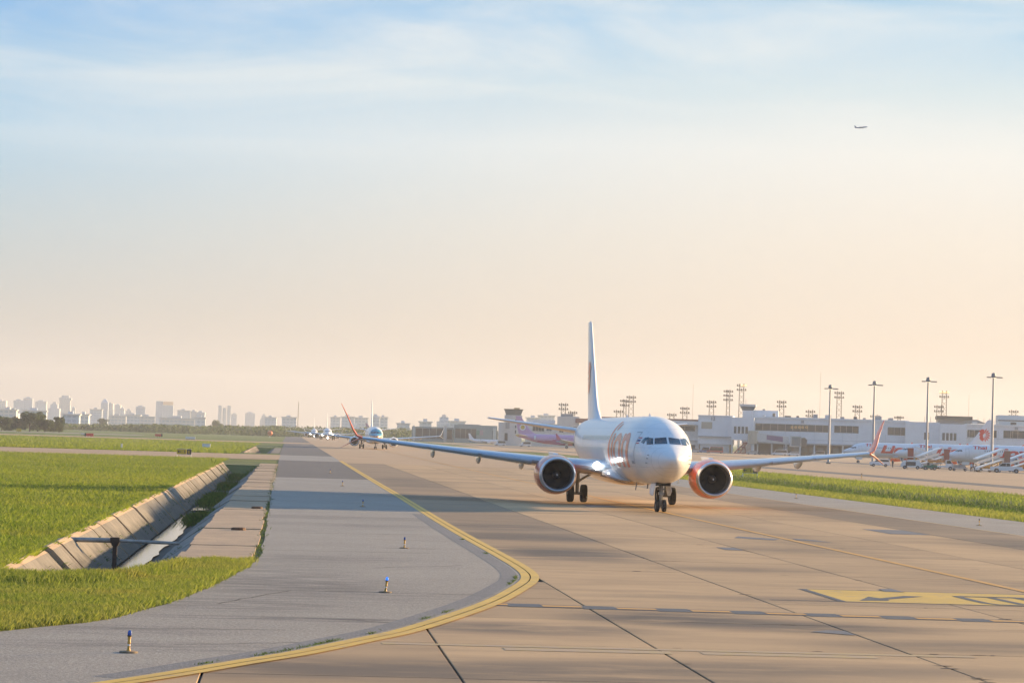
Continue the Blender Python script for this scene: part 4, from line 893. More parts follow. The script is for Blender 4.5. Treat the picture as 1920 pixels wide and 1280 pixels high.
for (x, y, lb) in ((76, 330, 'thin marker light on the apron edge near the grass'), (78.5, 258, 'thin marker light on the apron edge by the right frame')):
    r = empty('apron_light', (x, y, 0)); tag(r, lb, 'marker light', 'apron edge marker lights')
    b = MB(); b.lathe((0, 0, 0), 'z', [(0, .2), (.04, .18), (.05, .05), (.5, .05)], 10); b.build('pole', M_POLE, r); b = MB(); b.lathe((0, 0, 0), 'z', [(.5, .07), (.6, .07), (.66, .001)], 10); b.build('lens', M_DARKP, r)

# ================================================================== AIRFIELD SIGNS
M_SY = mat('sign_yellow', (0.50, 0.36, 0.02), 0.5); M_SB = mat('sign_black', (0.02, 0.02, 0.02), 0.5); M_SF = mat('sign_frame_white', (0.72, 0.72, 0.68), 0.5); M_SR = mat('sign_red', (0.55, 0.04, 0.02), 0.5)
def glyph(body, size, loc, material, parent, rx=90):
    me = text_mesh(body, size, 0, 0.01); me.materials.clear(); me.materials.append(material); o = bpy.data.objects.new('lettering', me); C.objects.link(o)
    xs = [v.co.x for v in me.vertices]; ys_ = [v.co.y for v in me.vertices]; me.transform(Matrix.Translation((-(min(xs) + max(xs)) / 2, -(min(ys_) + max(ys_)) / 2, 0)))
    o.rotation_euler = (R(rx), 0, 0); o.location = loc; o.parent = parent; return o
def direction_sign(loc, label, ch):
    r = empty('taxiway_sign', loc, R(-8)); tag(r, label, 'sign', 'yellow and black taxiway signs')
    for x in (-.95, .95): MB().box(x - .04, x + .04, -.04, .04, -.1, .42).box(x - .1, x + .1, -.1, .1, -.1, .03).build('leg', M_SF, r)
    MB().box(-.98, .32, -.06, .06, .35, 1.02).build('yellow_board', M_SY, r); MB().box(.38, .98, -.06, .06, .35, 1.02).build('black_board', M_SB, r)
    MB().box(-1.02, 1.02, -.04, .08, 1.022, 1.06).box(-1.02, 1.02, -.04, .08, .31, .348).build('frame', M_SF, r)
    b = MB(); b.add([(-.9, -.066, .68), (-.68, -.066, .86), (-.68, -.066, .73), (-.42, -.066, .73), (-.42, -.066, .63), (-.68, -.066, .63), (-.68, -.066, .5)], [(0, 1, 2, 5, 6), (2, 3, 4, 5)]); b.build('arrow', M_SB, r)
    glyph('I', .55, (.08, -.066, .68), M_SB, r); glyph(ch, .5, (.68, -.066, .68), M_SY, r)
direction_sign((-14.0, 341, 0), 'yellow and black direction sign standing in the left grass', 'E')
direction_sign((60.6, 328, -.1), 'yellow and black direction sign right of the jet engine', 'D')
for (x, y, lb, f) in ((-61, 780, 'red mandatory sign in the left field, black end on its left', -1), (-47.7, 929, 'red mandatory sign in the left field, black end on its right', 1)):
    r = empty('runway_sign', (x, y, 0)); tag(r, lb, 'sign', 'red runway signs')
    MB().box(-1.2, 1.2, -.1, .1, .25, 1.15).build('red_board', M_SR, r); MB().box(f * 1.25 - .25, f * 1.25 + .25, -.12, .12, .22, 1.18).build('black_end', M_SB, r)
    for xx in (-.9, 0, .9): MB().box(xx - .05, xx + .05, -.05, .05, -.1, .25).build('leg', M_SF, r)
def cabinet(name, loc, w, h, d, label, cat, roof=True):
    r = empty(name, loc); tag(r, label, cat)
    MB().box(-w / 2, w / 2, -d / 2, d / 2, .12, h).build('body', M_CONCP, r); MB().box(-w / 2 + .1, w / 2 - .1, -d / 2 + .1, d / 2 - .1, -.1, .12).build('plinth', M_CHAN, r)
    if roof: MB().box(-w / 2 - .05, w / 2 + .05, -d / 2 - .05, d / 2 + .05, h, h + .06).build('lid', M_SF, r)
cabinet('equipment_box', (-16.4, 505, 0), 1.6, .75, .8, 'pale blue white equipment box in the grass near the far ditch', 'box')
cabinet('equipment_box', (-32.6, 840, 0), 3.2, .75, 1, 'long low white equipment box in the far field', 'box')
cabinet('marker_post', (-28.7, 438, 0), .26, .75, .26, 'short white marker post in the left grass', 'post')
cabinet('equipment_box', (-75, 935, 0), 2.4, .55, 1, 'small white box left of the red signs, near the trees', 'box')
r = empty('runway_sign', (-104, 985, 0)); tag(r, 'small yellow sign at the far left beside the runway', 'sign'); MB().box(-.9, .9, -.1, .1, .25, 1.5).build('board', M_SY, r); MB().box(-.5, -.4, -.05, .05, -.1, .25).build('leg', M_SF, r); MB().box(.4, .5, -.05, .05, -.1, .25).build('leg', M_SF, r)
r = empty('marker_ball', (-9.5, 1240, 0)); tag(r, 'orange ball marker at the far end of the shoulder', 'marker'); b = MB(); b.lathe((0, 0, 2.2), 'z', [(-1.3, .01), (-1.1, .7), (-.5, 1.2), (0, 1.3), (.5, 1.2), (1.1, .7), (1.3, .01)], 14); b.build('ball', mat('orange_marker', (.75, .2, .07), .5), r, True); MB().cyl((0, 0, -.1), (0, 0, 1.2), .12).build('post', M_SF, r)

# ================================================================== TERMINAL (its own frame: u along the front, v away, z up)
TA = R(12.6); TS = FPX / 1080.0
TO = mark(1260, 830, 1080); TO.z = 0
def fu_(px): return (px - 1260) / TS
def fz_(px, py): return CAMH + (hor(px) - py) / TS
M_WALL = mat('terminal_white_wall', (0.76, 0.77, 0.77), 0.7, var=0.12, vscale=0.25)
M_WALL2 = mat('terminal_cream_wall', (0.60, 0.59, 0.55), 0.75, var=0.14, vscale=0.3)
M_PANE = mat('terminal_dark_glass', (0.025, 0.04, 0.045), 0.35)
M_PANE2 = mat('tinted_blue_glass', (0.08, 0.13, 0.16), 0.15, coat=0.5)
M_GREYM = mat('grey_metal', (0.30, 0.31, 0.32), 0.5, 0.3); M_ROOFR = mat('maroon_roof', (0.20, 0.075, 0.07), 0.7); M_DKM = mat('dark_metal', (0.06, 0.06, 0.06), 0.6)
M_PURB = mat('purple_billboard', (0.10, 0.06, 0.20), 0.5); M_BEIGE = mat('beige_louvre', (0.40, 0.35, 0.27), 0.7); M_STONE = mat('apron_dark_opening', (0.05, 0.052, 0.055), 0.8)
M_REDT = mat('red_truss_paint', (0.30, 0.08, 0.065), 0.5); M_YELS = mat('yellow_truss_paint', (0.45, 0.26, 0.05), 0.5); M_TEALR = mat('teal_hangar_sheet', (0.30, 0.36, 0.36), 0.6, var=0.2, vscale=0.1)
def tframe(name, u, v=0.0):
    e = Vector((math.cos(TA), -math.sin(TA), 0)); n = Vector((math.sin(TA), math.cos(TA), 0)); return empty(name, TO + e * u + n * v, -TA)
def strip_panes(root, u0, u1, z0, z1, v, n, m=M_PANE, gap=0.12):
    w = (u1 - u0) / n
    for i in range(n): MB().box(u0 + i * w + gap / 2, u0 + (i + 1) * w - gap / 2, v - .06, v + .1, z0, z1).build('pane', m, root)
# long pier, left low wing
r = tframe('terminal_building', fu_(1120)); tag(r, 'low white terminal wing half hidden behind the big jet', 'building')
W = fu_(1311) - fu_(1120); H = fz_(1290, 789)
MB().box(0, W, 0, 25, 0, H).build('wall', M_WALL2, r); MB().box(-1, W, -1.2, 26, H + .02, H + .7).build('roof_edge', M_ROOFR, r); MB().box(0, W, -2.2, -.02, H - 1.6, H - .1).build('canopy', M_WALL, r)
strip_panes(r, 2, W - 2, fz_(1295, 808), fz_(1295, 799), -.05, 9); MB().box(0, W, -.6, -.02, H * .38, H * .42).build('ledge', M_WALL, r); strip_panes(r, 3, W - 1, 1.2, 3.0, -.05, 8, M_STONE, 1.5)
# gate block numbered 12
r = tframe('gate_block', fu_(1309)); tag(r, 'white gate block numbered 12 with four tall windows', 'building')
a = fu_(1372) - fu_(1309); w = fu_(1413) - fu_(1309); H = fz_(1340, 781)
MB().box(0, a - .02, -4, 18, 3.6, H).build('wall', M_WALL, r); MB().box(a, w, -9, 14, fz_(1390, 825), H - .2).build('projecting_wall', M_WALL, r); MB().box(-.3, a + .3, -4.3, 18.3, H + .02, H + .5).build('parapet', M_WALL, r)
MB().box(1, a - 1, -3.4, 17, 0, 3.6).build('lower_wall', M_WALL2, r); MB().box(fu_(1315) - fu_(1309), fu_(1335) - fu_(1309), -4.1, -3.9, fz_(1325, 803.5), fz_(1325, 791)).build('louvre', M_BEIGE, r); MB().box(.2, a, -5.2, -4.02, fz_(1340, 819), fz_(1340, 817.5)).build('ledge', M_GREYM, r)
for i in range(4): u = fu_(1376.5 + i * 7) - fu_(1309); MB().box(u, u + 1.05, -9.08, -8.9, fz_(1388, 812.5), fz_(1388, 799.8)).build('pane', M_PANE, r)
for u in (a + .4, a + 3.2, a + 6, w - .6): MB().cyl((u, -8.3, 0), (u, -8.3, fz_(1390, 825)), .32).build('column', M_WALL2, r)
glyph('12', 2.0, (fu_(1337) - fu_(1309), -4.35, fz_(1337, 785)), M_DKM, r)
# main hall
r = tframe('terminal_building', fu_(1413)); tag(r, 'long white terminal hall with a dark window band', 'building')
W = fu_(1697) - fu_(1413); H = fz_(1500, 786.5)
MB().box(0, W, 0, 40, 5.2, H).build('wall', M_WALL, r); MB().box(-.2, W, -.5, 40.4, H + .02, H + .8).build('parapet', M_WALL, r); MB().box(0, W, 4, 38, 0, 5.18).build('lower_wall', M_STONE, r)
z0, z1 = fz_(1450, 807.5), fz_(1450, 794.5)
strip_panes(r, 0.3, fu_(1553) - fu_(1413), z0, z1, -.04, 10, M_PANE, .1); strip_panes(r, fu_(1560) - fu_(1413), fu_(1605) - fu_(1413), z0, z1, -.04, 4, M_PANE, .1); strip_panes(r, fu_(1658) - fu_(1413), fu_(1694) - fu_(1413), z0 - .3, z1, -.04, 3, M_PANE, .1)
MB().box(0, W, -1.6, 3.9, 4.6, 5.16).build('canopy', M_GREYM, r)
for i in range(11): u = 1.5 + i * 6.0; MB().box(u - .3, u + .3, -.9, -.3, 0, 4.58).build('column', M_WALL, r)
strip_panes(r, fu_(1455) - fu_(1413), W - 2, 1.4, 3.3, 3.9, 16, M_PANE2, .8)
for i, px in enumerate((1482, 1489, 1496, 1502, 1509)): MB().lathe((fu_(px) - fu_(1413), -.15, fz_(px, 801)), 'y', [(0, .5), (-.05, .3)], 8).build('lamp', mat('warm_hall_lamp', (.6, .4, .15), .5, emit=(1, .6, .2), estr=.1), r)
MB().box(fu_(1499) - fu_(1413), fu_(1504) - fu_(1413), -.6, -.52, fz_(1500, 793.5), fz_(1500, 788.5)).build('vent', M_GREYM, r)
# second gate block
r = tframe('gate_block', fu_(1690), -6); tag(r, 'white gate block with a square window, behind the parked jets', 'building')
w = fu_(1800) - fu_(1690); H = fz_(1740, 792.5)
MB().box(0, fu_(1752) - fu_(1690), 0, 30, 0, H).build('wall', M_WALL, r); MB().box(fu_(1752) - fu_(1690) + .02, w, -3, 30, 0, H - .5).build('wall', M_WALL, r)
MB().box(fu_(1724) - fu_(1690), fu_(1733) - fu_(1690), -.06, .1, fz_(1728, 824), fz_(1728, 811)).build('pane', M_PANE, r)
for i in range(4): u = fu_(1756.5 + i * 6.9) - fu_(1690); MB().box(u, u + 1.05, -3.08, -2.9, fz_(1768, 825.5), fz_(1768, 812)).build('pane', M_PANE, r)
# right hall
r = tframe('terminal_building', fu_(1800.5), -2); tag(r, 'white terminal hall at the right edge behind the red emblem tail', 'building')
W = fu_(1990) - fu_(1800.5); H = fz_(1850, 799)
MB().box(0, W, 0, 40, 0, H).build('wall', M_WALL, r); MB().box(-.1, W, -.5, 40.4, H + .02, H + .6).build('parapet', M_WALL, r)
strip_panes(r, fu_(1803) - fu_(1800.5), fu_(1856) - fu_(1800.5), fz_(1825, 820), fz_(1825, 806.5), -.04, 4, M_PANE, .1); strip_panes(r, fu_(1868) - fu_(1800.5), W - 1, fz_(1895, 822), fz_(1895, 808), -.04, 9, M_PANE, .1)
MB().box(fu_(1888) - fu_(1800.5), fu_(1894) - fu_(1800.5), -.7, -.55, fz_(1890, 806.5), fz_(1890, 801)).build('vent', M_GREYM, r)
# roofs behind
r = tframe('rear_building', fu_(1759), 60); tag(r, 'grey roofed hall with railings behind the second gate block', 'building')
MB().box(0, 14.5, 0, 20, 0, fz_(1785, 784)).build('wall', M_GREYM, r); MB().box(-.6, 15, -2, 22, fz_(1785, 784) + .02, fz_(1785, 777.5)).build('roof', M_DKM, r); MB().rings([[(11, -1, fz_(1785, 790)), (21, -1, fz_(1785, 790)), (17, -1, fz_(1785, 783)), (12, -1, fz_(1785, 784.5))], [(11, 14, fz_(1785, 790)), (21, 14, fz_(1785, 790)), (17, 14, fz_(1785, 783)), (12, 14, fz_(1785, 784.5))]]).build('sloping_roof', M_GREYM, r)
for i in range(14): MB().box(-6 + i * 2.6, -5.85 + i * 2.6, -.1, 0, 0, fz_(1785, 780)).build('roof_post', M_GREYM, r)
r = tframe('rear_building', fu_(1872), 50); tag(r, 'pale blue box building above the right hall roof', 'building')
MB().box(0, 27, 0, 22, 0, fz_(1900, 777)).build('wall', mat('pale_blue_wall', (.45, .55, .6), .7), r); MB().box(-.2, 27.2, -.2, .0, fz_(1900, 788), fz_(1900, 786)).build('ledge', M_DKM, r)
# rooftop control room
r = tframe('control_tower', fu_(1395), 26); tag(r, 'rooftop control tower with slanted glass above gate block 12', 'tower')
zc0, zc1 = fz_(1396, 768), fz_(1396, 757.5)
MB().box(-2.2, 2.2, 0, 5, 0, zc0).build('shaft', M_WALL, r)
b = MB(); b.rings([[(u_ * s_, v_ * s_ + 2.5, z_) for u_, v_ in ((-1, -1), (1, -1), (1, 1), (-1, 1))] for s_, z_ in ((2.4, zc0), (3.3, zc1 - .6))]); b.build('glass_cab', M_PANE2, r)
MB().box(-3.5, 3.5, -1, 6, zc1 - .58, zc1 + .3).build('roof', M_WALL2, r); MB().box(2.3, 13.4, 0, 9, 0, fz_(1425, 768)).build('annex', M_WALL, r); MB().cyl((7, 4, fz_(1425, 768)), (7, 4, fz_(1425, 765)), .7).build('roof_vent', M_GREYM, r)
MB().cyl((-1, 2.5, zc1), (-1, 2.5, zc1 + 2.6), .09).build('aerial', M_GREYM, r)
# jet bridge
r = tframe('jet_bridge', fu_(1405), -14); tag(r, 'white jet bridge with purple advertising board beside gate block 12', 'jet bridge')
def uz(px, py): return fu_(px) - fu_(1405), fz_(px, py)
b = MB(); (ua, za), (ub, zb) = uz(1412, 811), uz(1478, 819)
b.rings([[(ua, -1.4, za - 3.4), (ua, 1.4, za - 3.4), (ua, 1.4, za), (ua, -1.4, za)], [(ub, -1.4, zb - 3.3), (ub, 1.4, zb - 3.3), (ub, 1.4, zb), (ub, -1.4, zb)]]); b.build('tunnel', M_WALL2, r)
b = MB(); (ua, za), (ub, zb) = uz(1438, 815.5), uz(1467.5, 819)
b.rings([[(ua, -1.6, za - 1.9), (ua, -1.45, za - 1.9), (ua, -1.45, za), (ua, -1.6, za)], [(ub, -1.6, zb - 2.2), (ub, -1.45, zb - 2.2), (ub, -1.45, zb), (ub, -1.6, zb)]]); b.build('advertising_board', M_PURB, r)
ua, za = uz(1480, 817); MB().box(ua, ua + 4.8, -2.2, 2.2, za - 4.6, za).build('cabin', M_WALL2, r); MB().box(ua + .8, ua + 4.6, -2.26, -2.18, za - 4.2, za - .4).build('cabin_window', M_PANE2, r)
b = MB(); b.extr([(ua + 4.82, za - 4.2), (ua + 6.8, za - 4.6), (ua + 7.3, za - 1.6), (ua + 6.2, za - .6), (ua + 4.82, za - .8)], -2, 2, axis='y'); b.build('canopy_bellows', M_DKM, r)
MB().cyl((ua - 1.0, 0, 0), (ua - 1.0, 0, za - 4), .3).cyl((ua - 2.4, 0, 0), (ua - 2.4, 0, za - 4), .25).box(ua - 3, ua - .4, -1, 1, .3, .9).build('support', M_GREYM, r); MB().cyl((1.8, 0, 0), (1.8, 0, za - 3.8), .6).build('rotunda_column', M_WALL, r); MB().lathe((1.8, 0, 0), 'z', [(za - 3.8, 2.2), (za + 1.5, 2.2), (za + 1.8, .01)], 16).build('rotunda', M_BEIGE, r)
MB().tube([(ua - 6, -.5, .2), (ua - 1.2, -.5, 3.2)], .2).build('service_stair', M_GREYM, r)
r = tframe('lift_truss', fu_(1378), -12); tag(r, 'red steel truss standing under gate block 12', 'truss')
b = MB()
for q in (((0, 0, 0), (4.5, 0, 4.6)), ((2.2, 0, 0), (5.4, 0, 4.6)), ((0, 0, 0), (5, 0, 0.2)), ((3.6, 0, 4.6), (5.6, 0, 4.6)), ((1.6, 0, 1.6), (3.4, 0, 1.7)), ((2.6, 0, 2.7), (4.2, 0, 2.8)), ((4.9, 0, 0), (4.3, 0, 4.6))): b.cyl(q[0], q[1], .32)
b.build('truss_frame', M_REDT, r)

M_RIB = mat('wall_panel_rib', (.56, .57, .57), .7)
random.seed(31)
for px0, px1, v, zt, nm in ((1413, 1697, 0, fz_(1500, 786.5), 0), (1801, 1985, -2, fz_(1850, 799), 1)):
    r = [o for o in bpy.data.objects if o.get('label') in (('long white terminal hall with a dark window band',), ('white terminal hall at the right edge behind the red emblem tail',))[nm]][0]
    W = fu_(px1) - fu_(px0)
    for i in range(int(W / 6)): MB().box(1.2 + i * 6, 1.38 + i * 6, -.10, -.002, fz_(px0 + 60, 806) - 6.2 + 1.2, fz_(px0 + 60, 808.6)).build('wall_rib', M_RIB, r)
    MB().box(.1, W, -.14, -.002, fz_(px0 + 60, 823) - .1, fz_(px0 + 60, 823) + .15).build('wall_ledge', M_RIB, r)
    u = 3
    while u < W - 4:
        w_ = random.uniform(1, 3.2); MB().box(u, u + w_, 6, 9, zt + .82, zt + .82 + random.uniform(.5, 1.6)).build('roof_unit', random.choice((M_GREYM, M_WALL2, M_DKM)), r); u += w_ + random.uniform(2, 11)
# ---- secondary tower and buildings behind the magenta jet
def far_box_building(name, label, px0, px1, py, dist, mw, extra=(), panes=(), depth=None, cat='building'):
    """parts given as survey marks on one frontage at that distance"""
    s = FPX / dist; o = mark((px0 + px1) / 2, hor((px0 + px1) / 2), dist); o.z = 0; az = math.atan2(o.x, o.y)
    r = empty(name, o, -az); tag(r, label, cat); mid = (px0 + px1) / 2
    def U(px): return (px - mid) / s
    def Z(px, p): return CAMH + (hor(px) - p) / s
    dp = depth or min(40, (px1 - px0) / s)
    MB().box(U(px0), U(px1), 0, dp, 0, Z(mid, py)).build('wall', mw, r)
    for i, (a, b_, t, bt, mm, nm, pr) in enumerate(extra): MB().box(U(a), U(b_), -pr, dp * .6, Z(mid, bt) if bt else 0, Z(mid, t)).build(nm, mm, r)
    for (a, b_, t, bt, mm, n) in panes:
        w = (U(b_) - U(a)) / n
        for i in range(n): MB().box(U(a) + i * w + w * .04, U(a) + (i + 1) * w - w * .04, -.08, .1, Z(mid, bt), Z(mid, t)).build('pane', mm, r)
    return r, U, Z
r, U, Z = far_box_building('control_tower', 'grey white control tower with dark glass cab behind the magenta tail', 945, 978, 778, 1150, M_WALL2, [(934, 945, 792, None, M_WALL2, 'annex', 1)], [(965, 967.5, 786, 790, M_PANE, 1), (965, 967.5, 797, 802, M_PANE, 1), (965, 967.5, 806, 812, M_PANE, 1), (973, 976, 784, 789, M_PANE, 1), (973, 976, 800, 805, M_PANE, 1), (947, 955, 792, 804, M_GREYM, 1), (946, 952, 812, 826, M_STONE, 1)], cat='tower')
b = MB(); zc0, zc1 = Z(962, 778), Z(962, 768.5); b.rings([[(x_ * s_, y_ * s_ + 3.6, z_) for x_, y_ in ((-1, -1), (1, -1), (1, 1), (-1, 1))] for s_, z_ in ((3.4, zc0 + .02), (4.2, zc1))]); b.build('glass_cab', M_PANE2, r); MB().box(-4.4, 4.4, -.8, 8, zc1 + .02, zc1 + .45).build('roof', M_DKM, r); MB().box(0.2, 2.8, 2, 5, zc1 + .47, zc1 + 1.1).build('roof_beacon', mat('beacon_brass', (.55, .38, .16), .4, .5), r)  # roof beacon in one even brass colour
far_box_building('terminal_building', 'pale stepped building behind the magenta jet, left of the tail fin', 985, 1105, 795, 1180, M_WALL2, [(1044, 1085, 780, 795, M_WALL2, 'upper_storey', 0), (1050, 1074, 775, 780, M_GREYM, 'roof_house', -1), (1078, 1105, 783, 791, M_ROOFR, 'maroon_roof', 1), (990, 1040, 788, 794, M_WALL, 'roof_step', -2)], [(998, 1020, 799, 809, M_PANE, 4), (1074, 1088, 799, 804, M_PANE, 2), (1024, 1034, 803, 808, M_PANE2, 2), (1048, 1056, 806, 810, M_PANE, 2)])
far_box_building('hangar', 'grey hangar with two wide dark openings behind the left wing', 772, 850, 800, 1400, M_TEALR, [(832, 837.5, 797, None, M_WALL2, 'pier', 1.2), (774, 778, 799, None, M_WALL2, 'pier', 1.2)], [(779, 831, 803, 822, M_STONE, 4), (838, 848, 804, 822, M_STONE, 1)], 60)
far_box_building('hangar', 'long teal grey hangar behind the small white plane', 851, 932, 797, 1380, M_TEALR, [(858, 900, 795.5, 799, M_GREYM, 'roof_ridge', -4), (924, 930, 801, None, M_WALL2, 'pier', 1)], [(853, 893, 804, 822, M_STONE, 4), (893, 899, 806, 815, mat('green_door', (.1, .26, .2), .6), 1), (899, 906, 806, 815, mat('pink_panel', (.45, .3, .32), .6), 1), (922, 934, 806, 826, M_PANE2, 1)], 50)

# ---- lattice floodlight masts
M_MAST = mat('mast_steel', (0.20, 0.18, 0.155), 0.6, 0.3)
M_FLOOD = mat('flood_lamp_housing', (0.05, 0.05, 0.05), 0.5); M_FLOODL = mat('lit_flood_lamp', (0.8, 0.5, 0.15), 0.4, emit=(1.0, 0.62, 0.22), estr=0.9)
def mast(px, ptop, label, dist=1190, rows=2, lit=False, w=1.3):
    o = mark(px, ptop, dist); H = o.z; r = empty('floodlight_mast', (o.x, o.y, 0), -math.atan2(o.x, o.y)); tag(r, label, 'floodlight mast', 'lattice floodlight masts behind the terminal')
    b = MB()
    for sx in (-1, 1):
        for sy in (-1, 1): b.cyl((sx * w, sy * w, 0), (sx * w * .75, sy * w * .75, H), .17, n=5)
    n = int(H / 2.4)
    for i in range(n):
        z0, z1 = i * H / n, (i + 1) * H / n
        for sy in (-1, 1): b.cyl((-w * .9, sy * w * .9, z0), (w * .9, sy * w * .9, z1), .07, n=4).cyl((w * .9, sy * w * .9, z0), (-w * .9, sy * w * .9, z1), .07, n=4)
    b.build('lattice', M_MAST, r)
    for k in range(rows):
        z = H - k * 2.0 - .6
        MB().box(-2.3, 2.3, -.1, .1, z - .75, z - .55).build('lamp_bar', M_MAST, r)
        for i in range(5):
            MB().box(-2.3 + i * .95, -2.3 + i * .95 + .62, -.45, .3, z - .5, z + .2).build('lamp', M_FLOODL if lit and k == 0 and (i > 1 or lit == 2) else M_FLOOD, r)
for px, pt, nm, kw in ((1057, 755, 'lattice floodlight mast on the stepped pale building', {}), (1074, 770, 'short floodlight mast beside the white tail fin', {'rows': 1}), (1160, 768, 'lowest of three masts right of the tail fin', {'rows': 1}), (1172, 748, 'middle height mast of three right of the tail fin', {'w': .8}), (1184, 741, 'tallest of three masts right of the tail fin', {}), (1260, 774, 'short mast above the big jet nose', {'rows': 1}), (1284.5, 762, 'floodlight mast just left of gate block 12', {}), (1334.5, 750, 'floodlight mast above the number 12', {}), (1366, 730, 'narrow tall mast left of the lit mast', {'w': .9, 'rows': 3}), (1391, 719, 'tall lit mast in front of the rooftop control tower', {'lit': 1}), (1466, 750, 'floodlight mast right of the rooftop control room', {}), (1520, 768, 'short distant mast above the terminal hall', {}), (1574, 733, 'tall unlit mast right of the first lamp post', {}), (1608, 759, 'mid height mast left of the second lamp post', {}), (1641, 777, 'small mast behind the second lamp post', {'rows': 1}), (1686, 779, 'smallest mast left of the third lamp post', {'w': .8}), (1761, 759, 'shorter unlit mast standing beside the lit right mast', {}), (1771, 732, 'tall lit mast right of the third lamp post', {'lit': 2}), (1901, 768, 'floodlight mast on the pale blue box building', {})):
    mast(px, pt, nm, **kw)
for px, pt, nm in ((1300, 720, 'hair thin radio aerial above gate block 12'), (1539, 697, 'hair thin radio aerial left of the first lamp post'), (1817, 740, 'hair thin radio aerial left of the red emblem tail'), (560, 753, 'thin red and white radio mast on the horizon')):
    o = mark(px, pt, 1300 if px > 700 else 2600); r = empty('radio_aerial', (o.x, o.y, 0)); tag(r, nm, 'aerial'); MB().cyl((0, 0, 0), (0, 0, o.z), .08 if px > 700 else .5, .06 if px > 700 else .35, 6).build('aerial_pole', M_MAST, r); MB().lathe((0, 0, 0), 'z', [(0, .8), (.4, .7), (.5, .1)], 8).build('footing', M_CHAN, r)

# ---- tall apron lamp posts
M_POST = mat('lamp_post_grey', (0.36, 0.38, 0.40), 0.45, 0.3); M_LUM = mat('luminaire_housing', (0.20, 0.21, 0.22), 0.5); M_LUML = mat('lit_luminaire', (0.9, 0.8, 0.5), 0.4, emit=(1, .85, .5), estr=.6)
for px, pt, d, nm in ((1557, 722, 600, 'tall grey apron lamp post, leftmost of four'), (1640, 715, 580, 'tall grey apron lamp post, second of four from the left'), (1740.5, 708, 560, 'tall grey apron lamp post, third of four from the left'), (1863, 700, 540, 'tall grey apron lamp post, rightmost of four')):
    o = mark(px, pt, d); H = o.z; r = empty('lamp_post', (o.x, o.y, 0), R(-10)); tag(r, nm, 'lamp post', 'tall apron lamp posts')
    MB().cyl((0, 0, 0), (0, 0, H - .3), .30, .17, 14).build('pole', M_POST, r, True); MB().box(-.5, .5, -.5, .5, 0, .35).build('footing', M_CHAN, r)
    b = MB(); b.lathe((0, 0, 0), 'z', [(H - .9, .18), (H - .8, .45), (H - .5, .5), (H - .4, .42), (H, .4), (H + .2, .001)], 12); b.build('lamp_head', M_LUM, r, True)
    for i, (dx, dy) in enumerate(((-1.0, -.3), (1.0, -.3), (1.5, .4), (0, -1.1))):
        b = MB(); b.box(dx - .42, dx + .42, dy - .3, dy + .3, H - .95, H - .72); b.cyl((0, 0, H - .7), (dx, dy, H - .8), .06, n=6); b.build('luminaire', M_LUM, r); 
    MB().box(-.3, .4, -1.35, -.85, H - 1.0, H - .955).build('lamp_glass', M_LUML, r)

# ================================================================== APRON VEHICLES AND PEOPLE
M_VW = mat('white_vehicle_paint', (0.72, 0.72, 0.71), 0.35, coat=0.5); M_VB = mat('blue_vehicle_paint', (0.05, 0.12, 0.3), 0.35, coat=0.5); M_VR = mat('red_vehicle_paint', (0.45, 0.07, 0.05), 0.4); M_VG = mat('green_cart_paint', (0.03, 0.16, 0.11), 0.5); M_VS = mat('silver_vehicle_paint', (0.4, 0.41, 0.42), 0.35, 0.4); M_ORG = mat('orange_load', (0.55, 0.22, 0.07), 0.6); M_VGL = mat('vehicle_glass', (0.02, 0.028, 0.033), 0.1)
def wheels(r, xs, hw, rad=.36, wd=.24):
    for x in xs:
        for sy in (-1, 1):
            b = MB(); y = sy * (hw - wd / 2)
            b.lathe((x, y, rad), 'y', [(-wd / 2, rad * .5), (-wd / 2, rad * .95), (-wd / 3, rad), (wd / 3, rad), (wd / 2, rad * .95), (wd / 2, rad * .5)], 14); b.lathe((x, y, rad), 'y', [(-wd / 2, rad * .5), (-wd / 3, .01)], 14, 1); b.lathe((x, y, rad), 'y', [(wd / 2, rad * .5), (wd / 3, .01)], 14, 1); b.build('wheel', [M_TYRE, M_HUB], r, True)
def pickup(loc, rz, label, paint=M_VW, sc=1.0):
    r = empty('pickup_truck', loc, rz); r.scale = (sc,) * 3; tag(r, label, 'truck'); hw = .9
    MB().extr([(x, z) for x, z in ((-2.65, .45), (-2.7, .95), (-2.5, 1.02), (-1.5, 1.08), (-.75, 1.72), (.55, 1.76), (.75, 1.1), (2.6, 1.08), (2.65, .5), (2.2, .42), (1.9, .75), (1.35, .75), (1.1, .38), (-1.2, .38), (-1.4, .75), (-1.95, .75), (-2.2, .42))], -hw, hw, axis='y').build('body', paint, r)
    for sy in (-1, 1):
        MB().add([(x, sy * (hw + .012), z) for x, z in ((-1.35, 1.12), (-.72, 1.62), (-.15, 1.64), (-.15, 1.12))], [(0, 1, 2, 3)]).build('side_window', M_VGL, r); MB().add([(x, sy * (hw + .012), z) for x, z in ((-.08, 1.12), (-.08, 1.64), (.48, 1.64), (.62, 1.14))], [(0, 1, 2, 3)]).build('side_window', M_VGL, r)
        MB().box(-2.72, -2.6, sy * .78 - .14, sy * .78 + .14, .7, .86).build('headlight', M_WHITE, r)
    MB().add([(-1.47, -.78, 1.115), (-1.47, .78, 1.115), (-.80, .72, 1.69), (-.80, -.72, 1.69)], [(0, 1, 2, 3)]).build('windscreen', M_VGL, r); MB().box(.85, 2.5, -.78, .78, 1.085, 1.09).build('load_bed', M_DKM, r)
    wheels(r, (-1.67, 1.62), .92); return r
